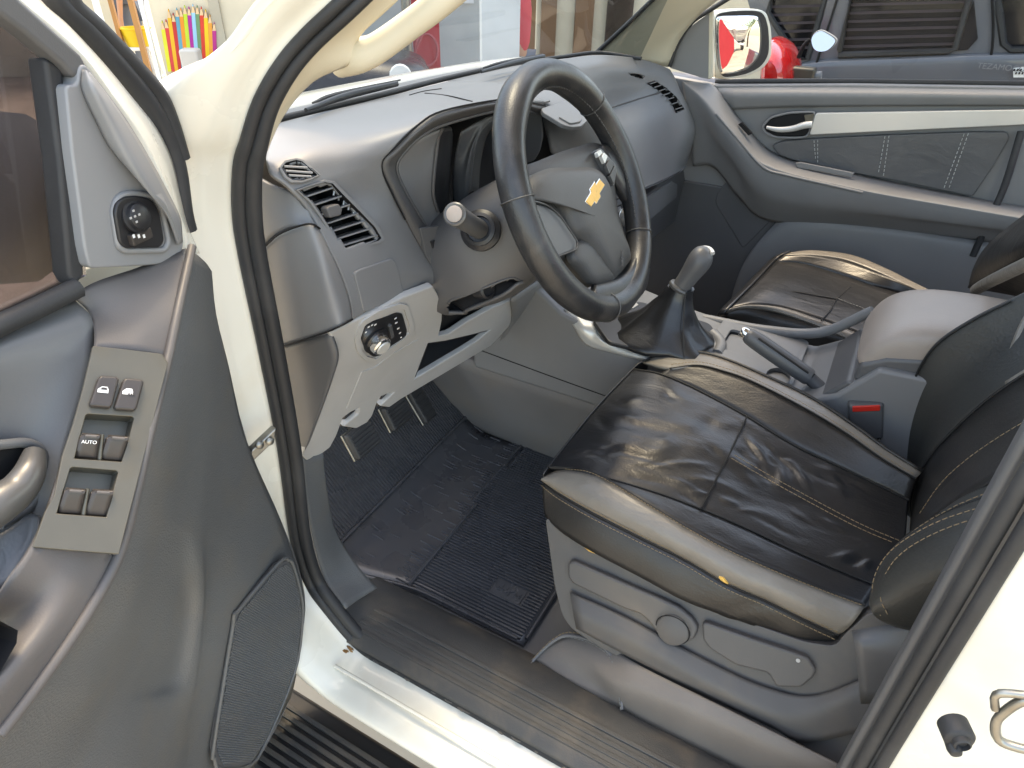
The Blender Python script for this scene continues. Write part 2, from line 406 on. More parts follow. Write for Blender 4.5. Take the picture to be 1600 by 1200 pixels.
for i, s in enumerate(SEAL):
    t = SEAL[min(i+1, len(SEAL)-1)]-SEAL[max(i-1, 0)]; t[0] = 0; t /= np.linalg.norm(t)
    o = np.cross(V(1, 0, 0), t)
    if np.dot(o, s-ctr) < 0: o = -o
    o[0] = 0
    if i <= 3: pr = prof_up
    elif i <= 6: k = (i-3)/4; pr = [tuple(np.array(a)*(1-k)+np.array(b)*k) for a, b in zip(prof_up, prof_pil)]
    elif i <= 11: pr = prof_pil
    elif i <= 15: k = (i-11)/4; pr = [tuple(np.array(a)*(1-k)+np.array(b)*k) for a, b in zip(prof_pil, prof_sill)]
    elif i <= 18: pr = prof_sill
    else: k = min(1, (i-18)/2); pr = [tuple(np.array(a)*(1-k)+np.array(b)*k) for a, b in zip(prof_sill, prof_b)]
    grid.append([s+o*a+V(b, 0, 0) for a, b in pr])
surf('body_side', grid, M['white'], TRUCK, nu=3, nv=5, th=.01)
bp = TRUCK
sq = lambda i: (.66, .66, .66, .68, .74, .84, .93)[i] if i < 7 else 1.0
outer = []
for i, s in enumerate(SEAL):
    t = SEAL[min(i+1, len(SEAL)-1)]-SEAL[max(i-1, 0)]; t[0] = 0; t /= np.linalg.norm(t); o = np.cross(V(1, 0, 0), t)
    if np.dot(o, s-ctr) < 0: o = -o
    outer.append(s+o*.004*sq(i)+V(-.004, 0, 0))
srad = [sq(i) for i in range(20)]+[.7]*(len(SEAL)-20)
tube('door_seal', outer, [.0095*k for k in srad], M['rubber'], TRUCK, n=12, sub=6)
inner = []
for i, s in enumerate(SEAL):
    t = SEAL[min(i+1, len(SEAL)-1)]-SEAL[max(i-1, 0)]; t[0] = 0; t /= np.linalg.norm(t); o = np.cross(V(1, 0, 0), t)
    if np.dot(o, s-ctr) < 0: o = -o
    inner.append(s-o*.010*sq(i)+V(.004, 0, 0))
tube('door_seal', inner, [.010*k for k in srad], M['rubber'], TRUCK, n=12, sub=6)
# ------------------------------------------------------------------ sill plate with ridges
SX = [(-.592, -.01), (-.597, .02), (-.612, .042), (-.64, .058), (-.672, .067), (-.70, .068), (-.728, .066), (-.745, .061), (-.758, .05)]
surf('sill_plate', [[V(x, y, z+.004) for x, z in SX] for y in (.262, .24, .1, -.1, -.3, -.5, -.62)], M['sill'], TRUCK, nu=3, nv=3, th=.006)
SP = bpy.data.objects['sill_plate']
for k, x in enumerate((-.688, -.703, -.718, -.733)):
    bx('ridge', (x-.0045, -.6, .0715-.0012*k), (x+.0035, .20+.004*k, .0755-.0015*k), M['sill'], SP, .0015)
tube('sill_flange', [V(-.800, y, .0465) for y in (.2, .1, -.1, -.3, -.5)], .0032, M['white'], TRUCK, 8, 2)
rust = mat('rust_stain', (.28, .15, .06), .8, .2, var=.4, vscale=90)
rr_ = random.Random(5)
for k in range(34):
    y = .235-rr_.random()*.62 if k > 5 else .225-rr_.random()*.03
    xx = -.7575-rr_.random()*.004-(0 if k > 5 else rr_.random()*.012)
    s_ = rr_.uniform(.002, .006)
    plate('paint_chip', [V(xx+s_*.5*math.cos(A)*rr_.uniform(.4, 1), y+s_*1.6*math.sin(A)*rr_.uniform(.5, 1), .0515-abs(xx+.755)*.2) for A in np.linspace(0, 2*PI, 8, endpoint=False)], rust if k < 6 else M['sill'], bpy.data.objects['body_side'], .003, 0)
# corner piece joining sill plate and kick panel
surf('kick_panel', [[P(i, j, x=x) for i, j, x in r] for r in (
    [(472, 712, -.70), (497, 712, -.67), (505, 705, -.655)],
    [(478, 770, -.705), (500, 770, -.67), (512, 770, -.65)],
    [(490, 840, -.71), (515, 845, -.675), (526, 830, -.645)],
    [(508, 905, -.72), (540, 900, -.685), (560, 885, -.655)],
    [(541, 950, -.735), (562, 935, -.70), (590, 918, -.66)])], M['door'], TRUCK, 5, 5, .004)
# ------------------------------------------------------------------ running board
rb = bx('running_board', (-1.02, -1.3, -.15), (-.80, .75, -.115), M['darker'], TRUCK, .012)
for k in range(11):
    x = -.835-k*.0155
    bx('ridge', (x-.005, -1.28, -.116), (x+.003, .74, -.1105), M['sill'], rb, .001)
bx('board_edge', (-1.032, -1.3, -.155), (-1.021, .75, -.11), M['silver'], rb, .004)
# ------------------------------------------------------------------ B pillar: inner trim, bump stop, striker
surf('pillar_trim', [[V(-.725, -.545, z), V(-.70, -.548, z), V(-.66, -.57, z), V(-.64, -.68, z)] for z in (.03, .2, .5, .9)], M['dark'], TRUCK, 3, 3, .01)
bsp = plane3(V(-.775, -.62, .3), V(-.79, -.66, .3), V(-.775, -.62, .5))
bcp = P(1497, 1149, x=-.80)
disc('bump_stop', bcp, (-1, -.35, .1), [(.0125, -.012), (.0125, .003), (.011, .005), (.0075, .006), (.007, .010), (.0055, .011), (.005, .007)], M['rubber'], TRUCK)
disc('bump_stop_plug', P(1490, 1166, x=-.806), (-1, -.35, -.1), [(.0062, -.012), (.0062, .003), (.0045, .007), (.002, .0075)], M['rubber'], bpy.data.objects['bump_stop'], 16)
stp = lambda L: [P(i, j, x=-.835) for i, j in L]
tube('door_striker', stp([(1640, 1100), (1600, 1095), (1570, 1112), (1556, 1130), (1560, 1155), (1590, 1168), (1640, 1178)]), .0036, M['steel'], TRUCK, 8, 4)
tube('door_striker', stp([(1640, 1092), (1585, 1084), (1556, 1086), (1555, 1108)]), .003, M['steel'], TRUCK, 8, 3)
# ------------------------------------------------------------------ floor and tunnel
bx('floor_pan', (-.70, -1.3, -.05), (.78, .40, -.012), M['vinyl'], TRUCK, .004)
surf('toe_board', [[V(x, y, z) for x in (-.70, -.4, -.05, .4, .78)] for y, z in ((.38, -.014), (.47, .03), (.57, .13), (.68, .28), (.74, .5), (.73, .72))], M['vinyl'], TRUCK, 3, 4, .01)
bx('side_wall', (.755, -1.3, -.04), (.80, .75, .5), M['dark'], TRUCK, .004)
# console and tunnel sides in vinyl
surf('tunnel_cover', [[V(-.05, .68, .20), V(-.05, .48, .02), V(-.055, .2, -.012), V(-.055, 0, -.012), V(-.055, -.3, -.012)],
     [V(-.075, .66, .24), V(-.075, .46, .10), V(-.075, .2, .07), V(-.075, 0, .07), V(-.075, -.3, .07)],
     [V(-.105, .62, .36), V(-.108, .42, .26), V(-.11, .2, .25), V(-.112, 0, .25), V(-.112, -.3, .25)]], M['vinyl'], TRUCK, 4, 4, .006)
# folded floor lining by the seat, stitched
lin = surf('floor_lining', [[P(i, j, z=z) for i, j, z in r] for r in (
    [(835, 1030, .055), (860, 1006, .075), (900, 990, .10), (950, 1008, .125), (1000, 1040, .14), (1150, 1115, .15), (1330, 1205, .15)],
    [(845, 1036, .055), (880, 1030, .075), (915, 1035, .095), (960, 1065, .11), (1010, 1085, .12), (1150, 1150, .125), (1330, 1235, .125)],
    [(870, 1052, .055), (910, 1075, .06), (950, 1097, .06), (975, 1110, .06), (1020, 1135, .06), (1160, 1205, .06), (1330, 1290, .06)])], M['rearvinyl'], TRUCK, 5, 5, .004)
seam = [P(i, j, z=z+.004) for i, j, z in [(832, 1033, .056), (848, 1016, .068), (866, 1001, .082), (885, 993, .097), (912, 997, .11), (940, 1010, .12), (958, 1030, .115), (965, 1060, .102), (969, 1085, .08), (972, 1108, .064)]]
tube('seam_welt', seam, .0028, M['vinyl'], lin, 6, 5)
stitch('stitching', [q+V(.004, 0, .004) for q in seam], M['thread'], lin)
stitch('stitching', [q+V(-.006, 0, .002) for q in seam], M['thread2'], lin)
# ------------------------------------------------------------------ A pillar trim and grab handle
surf('pillar_trim', [[P(i, j, x=x) for i, j, x in r] for r in (
    [(660, -90, -.655), (680, -85, -.635), (700, -75, -.62)],
    [(575, 0, -.69), (592, 6, -.665), (612, 10, -.65)],
    [(515, 52, -.705), (540, 55, -.68), (562, 58, -.66)],
    [(470, 92, -.715), (510, 96, -.69), (553, 97, -.665)],
    [(437, 138, -.72), (465, 140, -.70), (490, 128, -.68)],
    [(411, 190, -.725), (428, 192, -.71), (442, 184, -.695)],
    [(396, 258, -.728), (404, 262, -.715), (411, 255, -.705)],
    [(395, 285, -.73), (400, 285, -.718), (405, 282, -.71)])], M['beige'], TRUCK, 4, 4, .008)
gh = tube('grab_handle', [P(i, j, x=x) for i, j, x in [(530, 104, -.645), (558, 88, -.652), (588, 76, -.645), (635, 43, -.63), (688, 3, -.62), (760, -60, -.61)]], [.012, .0175, .0155, .0145, .0145, .0145], M['beige'], TRUCK, 14, 6)
# roof, header and rear wall of the cabin (above the frame, they shade it)
surf('roof', [[V(x, y, z+.03*(1-(x/.62)**2)) for x in (-.64, -.4, 0, .4, .64)] for y, z in ((-.03, 1.27), (-.12, 1.30), (-.5, 1.34), (-1.0, 1.33), (-1.35, 1.30))], M['headliner'], TRUCK, 3, 3, .02, flip=True)
bx('rear_wall', (-.70, -1.36, -.02), (.75, -1.31, .85), M['dark'], TRUCK, .01)
# ------------------------------------------------------------------ windshield, right pillar, scuttle, bonnet, wipers
WB = [P(i, j, z=z) for i, j, z in [(420, 194, .873), (500, 175, .870), (600, 151, .867), (700, 125, .862), (800, 103, .857), (880, 91, .853), (940, 84, .85), (1005, 93, .845)]]
WT = [V(q[0]*.9, -.04+.1*(1-(q[0]/.7)**2)*.6, 1.28) for q in WB]
surf('windshield', [WT, [a*.5+b*.5+V(0, .03, .015) for a, b in zip(WB, WT)], [q+V(0, .012, -.004) for q in WB]], M['windshield'], TRUCK, 4, 4, 0)
tube('windshield_seal', [q+V(0, .006, .002) for q in WB], .005, M['rubber'], TRUCK, 8, 4)
surf('scuttle', [[q+V(0, .015, -.012) for q in WB], [q+V(0, .07, -.02) for q in WB], [q+V(0, .14, -.022) for q in WB], [q+V(0, .16, -.045) for q in WB]], M['dash'], TRUCK, 3, 3, .006)
surf('bonnet', [[q+V(0, .165, -.05) for q in WB], [q+V(0, .19, -.03) for q in WB], [q*V(1.05, 0, 1)+V(0, .92, -.10) for q in WB], [q*V(1.05, 0, 1)+V(0, 1.2, -.20) for q in WB], [q*V(1, 0, 1)+V(0, 1.5, -.36) for q in WB]], M['white'], TRUCK, 3, 4, .01)
for a, b, c in (((478, 172), (540, 150), (620, 131)), ((752, 112), (800, 99), (850, 88))):
    wp = [P(i, j, z=.885) for i, j in (a, b, c)]
    wa = tube('wiper', wp, [.003, .0055, .0045], M['darker'], TRUCK, 8, 5)
    tube('wiper_blade', [q+V(.01, .03, -.003) for q in (wp[0]*.6+wp[1]*.4, wp[1], wp[2]*1.3-wp[1]*.3)], [.0015, .004, .0015], M['rubber'], wa, 6, 4)
surf('pillar_trim', [[P(i, j, x=x) for i, j, x in r] for r in (
    [(1075, -60, .56), (1110, -55, .62), (1180, -60, .69)],
    [(1022, 2, .58), (1075, 6, .65), (1128, -6, .70)],
    [(985, 38, .60), (1040, 42, .66), (1092, 25, .71)],
    [(955, 66, .62), (1010, 72, .67), (1062, 62, .72)],
    [(932, 86, .63), (985, 95, .68), (1044, 105, .725)])], M['beige'], TRUCK, 4, 4, .008)
tube('windshield_seal', [P(i, j, x=x) for i, j, x in [(1080, -62, .555), (1020, -1, .575), (983, 35, .595), (953, 63, .615), (930, 84, .625)]], .006, M['rubber'], TRUCK, 8, 4)
# ------------------------------------------------------------------ rubber floor mat (a thing of its own)
MATO = thing('floor_mat', 'black ribbed rubber floor mat lying in the driver footwell', 'floor mat', (-.32, .2, -.008))
def mz(y): return .0 if y < .36 else (y-.36)**1.35*1.75
def mp(x, y): return V(x, y-.05*max(0, (y-.36)), mz(y))
def medge(t):      # left edge of the mat
    return -.578 if t < .32 else -.578-.02*(t-.32)/.2
mout = rnd([V(-.575, -.045, 0), V(-.43, -.075, 0), V(-.30, -.10, 0), V(-.03, -.10, 0), V(-.045, .12, 0), V(-.05, .45, 0), V(-.05, .62, 0), V(-.6, .62, 0), V(-.615, .4, 0), V(-.592, .28, 0)], .035, 3)
# base sheet as strips
gx = np.linspace(-.60, -.045, 24); gy = np.linspace(-.06, .66, 40)
def lx(y): return -.572 if y < .2 else -.572-.045*min(1, (y-.2)/.2)
rows = [[mp(lx(y)+(-.05-lx(y))*k/14, y) for k in range(15)] for y in np.linspace(-.045, .66, 30)]
base = surf('sheet', rows, M['mat'], MATO, 1, 1, .007)
# raised lips and cross seams
tube('lip', [mp(lx(y)+.004, y)+V(0, 0, .003) for y in np.linspace(-.03, .64, 14)], .0038, M['mat'], MATO, 8, 2)
tube('lip', [mp(x, -.045+.0*x)+V(0, 0, .003) for x in np.linspace(-.56, -.06, 8)], .0038, M['mat'], MATO, 8, 2)
for y0, xa, xb in ((.225, -.57, -.30), (.405, -.60, -.06), (.235, -.15, -.06)):
    tube('cross_seam', [mp(x, y0+.02*(x+.3))+V(0, 0, .003) for x in np.linspace(xa, xb, 8)], .0042, M['mat'], MATO, 8, 2)
rv = []; rf = []
def rib(x0, x1fun, ya, yb, h=.0046, wd=.0021):
    ys = np.linspace(ya, yb, max(2, int((yb-ya)/.03))); k0 = len(rv)
    for y in ys:
        for dx, dz in ((-wd, -.001), (-wd*.55, h), (wd*.55, h), (wd, -.001)): rv.append(mp(x0+dx, y)+V(0, 0, dz))
    for i in range(len(ys)-1):
        for e in range(3): rf.append((k0+i*4+e, k0+i*4+e+1, k0+i*4+e+5, k0+i*4+e+4))
    rf.append((k0, k0+1, k0+2, k0+3)); rf.append(tuple(k0+(len(ys)-1)*4+e for e in (3, 2, 1, 0)))
x = -.565
random.seed(3)
while x < -.055:
    a = -.035; b = .222+.02*(x+.3) if x < -.30 or x > -.15 else .24
    if -.50 < x < -.462: rib(x, None, a, .0); rib(x, None, .075, b)
    else: rib(x, None, a, b)
    if random.random() < .8: rib(x, None, b+.006, b+.006+random.uniform(.01, .05), .0025)
    if random.random() < .5: s0 = random.uniform(.27, .36); rib(x, None, s0, s0+.03, .0018)
    rib(x, None, .41+.02*(x+.3), .65)
    x += .0078
rb2 = mk('rib_field', rv, rf, M['mat'], MATO, smooth=False); rb2['kind'] = 'stuff'
plq = [mp(-.5, .005), mp(-.462, .005), mp(-.462, .07), mp(-.5, .07)]
plate('maker_panel', [q+V(0, 0, .003) for q in plq], M['mat'], MATO, .003, .0008)
for k in range(7):
    for t in range(3): obox('embossing', V(-.481+random.uniform(-.008, .008), .012+k*.008+random.uniform(-.002, .002), .004), (V(math.cos(t*1.1), math.sin(t*1.1), 0), V(-math.sin(t*1.1), math.cos(t*1.1), 0), V(0, 0, 1)), (.004, .0009, .0012), M['mat'], bpy.data.objects['maker_panel'], .0004)
# ------------------------------------------------------------------ pedals
def pedal(i, j, y, wx, hz, tilt):
    c = P(i, j, y=y); up = V(0, .5, .86) if tilt is None else np.array(tilt)
    up /= np.linalg.norm(up); rt = V(1, 0, 0); n = np.cross(rt, up); n = -n if n[1] > 0 else n
    o = obox('pedal', c, (rt, up, n), (wx, hz, .008), M['rubber'], TRUCK, .006, 3)
    for k in range(6):
        obox('tread', c+up*hz*(-.72+.29*k)+n*.0085, (rt, up, n), (wx*.86, hz*.07, .0016), M['rubber'], o, .0008)
    tube('pedal_arm', [c-n*.012+up*hz*.5, c+V(0, .05, .07), c+V(.01, .09, .2)], .008, M['darker'], o, 8, 4)
    obox('pad_edge', c-n*.0095, (rt, up, n), (wx*1.04, hz*1.04, .0025), M['steel'], o, .002)
pedal(567, 686, .345, .034, .028, (0, .45, .89))
pedal(621, 645, .37, .034, .028, (0, .45, .89))
pedal(655, 625, .42, .022, .055, (0, .55, .83))
# ================================================================== dashboard
FA = (V(-.6, .19, .74), V(0, -1, .2)/np.linalg.norm([0, -1, .2]))
TR = plane3(V(-.70, .185, .65), V(-.70, .297, .392), V(-.13, .25, .359))
def py(L): return [P(i, j, **{k: v}) for i, j, k, v in L]
pad_rows = [
    [(551, 499, 'y', .178), (600, 472, 'y', .178), (650, 454, 'y', .18), (697, 436, 'y', .185)],
    [(546, 468, 'y', .178), (596, 438, 'y', .176), (648, 428, 'y', .178), (686, 424, 'y', .185)],
    [(532, 425, 'y', .182), (590, 402, 'y', .18), (640, 396, 'y', .185), (666, 402, 'y', .192)],
    [(512, 385, 'y', .19), (568, 364, 'y', .188), (608, 348, 'y', .192), (633, 343, 'y', .198)],
    [(487, 335, 'y', .205), (538, 318, 'y', .203), (582, 303, 'y', .203), (612, 301, 'y', .2)],
    [(455, 296, 'y', .215), (508, 275, 'y', .208), (558, 264, 'y', .202), (596, 258, 'y', .197)],
    [(418, 262, 'y', .24), (480, 238, 'y', .23), (550, 234, 'y', .212), (617, 230, 'y', .188)],
    [(420, 224, 'z', .872), (490, 207, 'z', .876), (570, 200, 'z', .878), (652, 196, 'y', .175)],
    [(425, 196, 'z', .872), (520, 174, 'z', .874), (600, 166, 'z', .878), (692, 173, 'y', .165)],
    [(560, 162, 'z', .868), (620, 152, 'z', .873), (690, 150, 'z', .882), (777, 156, 'y', .16)],
    [(700, 127, 'z', .862), (740, 127, 'z', .868), (790, 132, 'z', .876), (850, 158, 'y', .17)]]
DASH = surf('dashboard', [py(r) for r in pad_rows], M['dash'], TRUCK, 16, 14, .006)
# centre of the dash: tray and stack front
surf('centre_pad', [py(r) for r in (
    [(700, 126, 'z', .862), (760, 112, 'z', .859), (820, 100, 'z', .856), (885, 91, 'z', .853)],
    [(745, 140, 'z', .87), (800, 128, 'z', .868), (850, 118, 'z', .866), (905, 112, 'z', .862)],
    [(800, 150, 'z', .868), (840, 146, 'z', .862), (880, 138, 'z', .858), (925, 136, 'z', .852)],
    [(843, 168, 'z', .842), (868, 175, 'z', .838), (905, 172, 'z', .832), (940, 160, 'z', .828)],
    [(850, 195, 'z', .80), (880, 205, 'z', .79), (915, 205, 'z', .79), (948, 195, 'z', .785)],
    [(862, 240, 'z', .74), (895, 250, 'z', .72), (930, 250, 'z', .71), (965, 240, 'z', .70)])], M['dash'], DASH, 5, 5, .006)
tl = plane3(P(800, 150, z=.872), P(870, 178, z=.842), P(905, 172, z=.836))
plate('tray_lid', rnd(on(sh(tl, .004), zm(760, 90, 5.715, [(648, 525), (700, 500), (785, 478), (858, 540), (840, 570), (750, 585)])), .004), M['dash'], DASH, .006, .0015)
plate('centre_trim', rnd(on(sh(tl, .001), zm(760, 90, 5.715, [(490, 450), (700, 385), (800, 400), (890, 480), (905, 560), (850, 610), (760, 618), (690, 600), (510, 490)])), .006), M['dash'], DASH, .008, .002)
plate('seam_panel', on(sh(tl, .002), zm(760, 90, 5.715, [(420, 380), (490, 403), (575, 382), (530, 365)])), M['dash'], DASH, .004, .001)
# radio buttons seen through the wheel
RP = plane3(V(.02, .165, .70), V(.12, .16, .70), V(.02, .14, .5))
plate('radio_panel', rnd(on(RP, [(930, 250), (972, 244), (984, 262), (992, 330), (986, 410), (960, 430), (940, 330)]), .01), M['darker'], DASH, .02, .003)
for r in range(4):
    for c in range(3):
        q = zm(680, 80, 2.726, [(770+c*26, 578+r*30-c*11), (792+c*26, 569+r*30-c*11), (796+c*26, 590+r*30-c*11), (774+c*26, 600+r*30-c*11)])
        plate('radio_button', on(sh(RP, .006), q), M['dark'], DASH, .006, .0012)
disc('radio_knob', P(970, 340, sh(RP, .004)), RP[1], [(.02, 0), (.02, .014), (.017, .018), (.004, .019)], M['dark'], DASH)
disc('knob_ring', P(970, 340, sh(RP, .004)), RP[1], [(.0225, 0), (.0225, .005), (.0205, .006)], M['chrome'], DASH)
# passenger side
PX_ = (.17, .40, .58, .68)
PPAD = surf('passenger_pad', [[P(i, j, x=x) for (i, j), x in zip(r, PX_)]+[P(*r[3], x=.68)+V(.012, .02, -.01)] for r in (
    [(872, 93), (935, 86), (1000, 92), (1046, 108)], [(890, 112), (955, 106), (1010, 112), (1054, 122)], [(905, 145), (958, 135), (1012, 132), (1061, 140)],
    [(915, 182), (960, 168), (1017, 150), (1068, 153)], [(925, 215), (978, 200), (1033, 182), (1079, 178)], [(935, 260), (992, 245), (1042, 228), (1085, 208)],
    [(948, 305), (1002, 288), (1046, 270), (1072, 256)], [(950, 312), (1004, 294), (1047, 275), (1070, 262)])], M['dash'], DASH, 16, 14, .006)
tube('dash_seam', hits(PPAD, [(918, 184), (955, 168.5), (1000, 154), (1030, 145)], .0005), .0016, M['column'], DASH, 6, 5)
gl = sh(plane3(P(950, 306, x=.2), P(1066, 264, x=.68), P(1055, 345, x=.66)+V(0, .02, 0)), -.012)
plate('glove_frame', rnd(on(gl, [(945, 312), (1000, 293), (1068, 262), (1074, 300), (1062, 340), (1010, 380), (950, 400)]), .012), M['dark'], DASH, .05, .004)
plate('glove_box_lid', rnd(on(sh(gl, .006), [(950, 345), (1008, 312), (1050, 283), (1059, 288), (1058, 308), (1020, 340), (955, 385)]), .008), M['dash'], DASH, .01, .003)
plate('glove_latch', rnd(on(sh(gl, .005), [(1003, 300), (1024, 286), (1027, 292), (1006, 307)]), .003), M['darker'], DASH, .01, .001)
surf('dash_end', [[P(i, j, x=.68)+V(.012, .02, -.01), P(i, j, x=.68)+V(.03, .12, -.02)] for i, j in ((1046, 108), (1061, 140), (1079, 178), (1085, 208), (1072, 256))], M['dark'], DASH, 3, 4, .004)
# right-hand vent, slats in a curved recess
vr = zm(1000, 90, 5.714, [(65, 230), (130, 208), (230, 270), (320, 350), (395, 460), (325, 495), (290, 420), (230, 340), (150, 280)])
vrl = hits(PPAD, vr, .001); vp = hplane(PPAD, (1022, 132), (1060, 170), (1046, 142)); cut(PPAD, vr)
recess('air_vent', vrl, .02, M['black'], DASH)
for k in range(7):
    a = np.array(zm(1000, 90, 5.714, [(88+40*k-2*k, 236+30*k+k*k*1.3), (150+40*k-2*k, 215+30*k+k*k*1.3)]))
    tube('vent_slat', [P(*a[0], sh(vp, .002)), P(*a[1], sh(vp, .002))], .0017, M['dash'], DASH, 6, 1)
dvx = zm(760, 90, 5.715, [(1265, 135), (1320, 140), (1410, 165), (1395, 190), (1300, 160)]); dvl = hits(PPAD, dvx, .001); cut(PPAD, dvx)
recess('defrost_vent', dvl, .012, M['black'], DASH)
tube('dash_seam', hits(DASH, [(664, 146), (700, 150), (738, 159)], .0004), .001, M['black'], DASH, 6, 4)
tube('dash_seam', hits(DASH, [(640, 149), (662, 143), (690, 139)], .0004), .001, M['black'], DASH, 6, 4)
# ------------------------------------------------------------------ left end: fuse cover and side pieces
surf('end_cover', [py(r) for r in (
    [(404, 280, 'x', -.705), (425, 290, 'x', -.703), (452, 300, 'x', -.70), (478, 318, 'y', .212)],
    [(407, 330, 'x', -.708), (425, 330, 'x', -.708), (455, 330, 'x', -.706), (488, 345, 'y', .203)],
    [(409, 385, 'x', -.708), (432, 365, 'x', -.712), (465, 352, 'x', -.712), (500, 358, 'y', .197)])], M['dash'], DASH, 5, 5, .006)
cov = surf('fuse_cover', [py(r) for r in (
    [(411, 388, 'x', -.71), (436, 366, 'x', -.714), (468, 354, 'x', -.716), (487, 351, 'x', -.712), (499, 358, 'y', .195)],
    [(417, 430, 'x', -.71), (445, 415, 'x', -.716), (480, 402, 'x', -.72), (503, 396, 'x', -.716), (518, 396, 'y', .186)],
    [(424, 475, 'x', -.71), (455, 465, 'x', -.716), (490, 450, 'x', -.722), (515, 440, 'x', -.718), (535, 434, 'y', .18)],
    [(431, 515, 'x', -.71), (462, 506, 'x', -.716), (500, 492, 'x', -.722), (527, 480, 'x', -.716), (547, 470, 'y', .176)],
    [(436, 541, 'x', -.71), (470, 531, 'x', -.716), (510, 518, 'x', -.722), (535, 507, 'x', -.716), (551, 498, 'y', .175)])], M['dash'], DASH, 5, 5, .006)
surf('side_panel', [py(r) for r in (
    [(436, 544, 'x', -.708), (475, 532, 'x', -.712), (515, 521, 'x', -.714)],
    [(442, 585, 'x', -.705), (480, 575, 'x', -.708), (526, 558, 'x', -.71)],
    [(450, 625, 'x', -.705), (483, 610, 'x', -.706), (516, 596, 'x', -.706)],
    [(460, 670, 'x', -.704), (480, 660, 'x', -.705), (496, 652, 'x', -.705)],
    [(468, 716, 'x', -.703), (471, 714, 'x', -.703), (474, 711, 'x', -.703)])], M['dark'], DASH, 4, 4, .005)
tube('cover_seam', py([(436, 542, 'x', -.712), (470, 532, 'x', -.718), (510, 519, 'x', -.724), (535, 508, 'x', -.718), (551, 499, 'y', .174)]), .0012, M['black'], DASH, 6, 4)
tube('cover_seam', py([(411, 388, 'x', -.712), (436, 366, 'x', -.716), (468, 353, 'x', -.718), (487, 350, 'x', -.714), (500, 357, 'y', .194)]), .0012, M['black'], DASH, 6, 4)
tube('cover_seam', py([(411, 388, 'x', -.712), (417, 430, 'x', -.712), (424, 475, 'x', -.712), (436, 541, 'x', -.712)]), .001, M['black'], DASH, 6, 4)
# ------------------------------------------------------------------ outer air vent: recess, slats, thumb tab
vt = [(469, 297), (487, 291), (508, 285), (520, 287), (540, 308), (566, 334), (586, 355), (596, 372), (592, 376), (565, 384), (541, 392), (532, 384), (521, 364), (503, 336), (488, 315)]
VP = hplane(DASH, (480, 302), (590, 372), (516, 292), .0)
print('vent bulge', max(((hit(DASH, i, j)-VP[0]) @ VP[1]) for i, j in [(500, 310), (530, 340), (560, 350), (540, 390), (470, 297)]))
VPu = sh(VP, .004)
frame = on(VPu, [(464, 297), (486, 288), (508, 281), (523, 283), (545, 306), (571, 332), (592, 354), (602, 374), (594, 380), (566, 388), (540, 396), (529, 386), (517, 365), (499, 337), (484, 316)])
cut(DASH, [(472, 298), (508, 289), (519, 291), (590, 373), (541, 388), (524, 366), (489, 317)])
VENT = plate('air_vent', frame, M['dash'], DASH, .006, .0015, holes=[on(VPu, vt)])
recess('vent_duct', on(VPu, vt), .05, M['black'], VENT, .85)
lefts = [(478, 306), (488, 320), (499, 335), (508, 349), (516, 361), (524, 373), (531, 384), (538, 391)]
rights = [(520, 292), (534, 305), (547, 318), (560, 332), (571, 344), (582, 355), (590, 366), (594, 374)]
sdir = V(0, 1, -.25); sdir /= np.linalg.norm(sdir)
for k, (a, b) in enumerate(zip(lefts[:-1], rights[:-1])):
    A, B = P(*a, sh(VP, .001)), P(*b, sh(VP, .001))
    plate('vent_slat', [A, B, B+sdir*.022, A+sdir*.022], M['dash'] if k else M['dash'], VENT, .0022, .0006, towards=A+V(0, 0, 1))
A = [P(i, j, sh(VP, .012)) for i, j in zm(480, 240, 6, [(185, 520), (205, 495), (300, 470), (335, 525), (320, 580), (220, 605)])]
plate('vent_tab', A, M['column'], VENT, .014, .002)
for k in range(9):
    q = P(*zm(480, 240, 6, [(255+46*k-1.2*k*k*0, 340+46*k)])[0], sh(VP, -.006))
    tube('vent_link', [q, q+V(-.004, -.001, -.006)], .0016, M['steel'], VENT, 6, 1)
# small upper demist vent
V2 = hplane(DASH, (446, 262), (488, 274), (456, 278), -.002)
v2 = [(441, 262), (447, 254), (463, 250), (472, 252), (496, 273), (484, 278), (472, 281), (458, 281), (449, 275)]
cut(DASH, [(443, 262), (448, 256), (463, 252), (471, 254), (492, 273), (472, 279), (458, 279), (450, 274)])
recess('demist_vent', on(sh(V2, .006), v2), .02, M['black'], DASH, .9)
DV = bpy.data.objects['demist_vent']
for a, b in (((444, 260), (480, 262)), ((446, 267), (488, 270)), ((451, 274), (486, 276))):
    tube('vent_slat', [P(*a, sh(V2, .005)), P(*b, sh(V2, .005))], .0014, M['sail'], DV, 6, 1)
plate('vent_rim', on(sh(V2, .006), [(436, 262), (444, 250), (463, 246), (475, 249), (502, 273), (486, 281), (472, 285), (456, 285), (445, 277)]), M['dash'], DV, .004, .001, holes=[on(sh(V2, .006), v2)])
# blank cover between vent and trim
CB = sh(FA, .012)
plate('blank_cover', rnd(on(hplane(DASH, (560, 428), (618, 410), (575, 480), .003), zm(380, 340, 2.857, [(497, 250), (515, 235), (660, 183), (680, 190), (700, 250), (718, 345), (540, 425), (530, 380)])), .006), M['dash'], DASH, .006, .002)
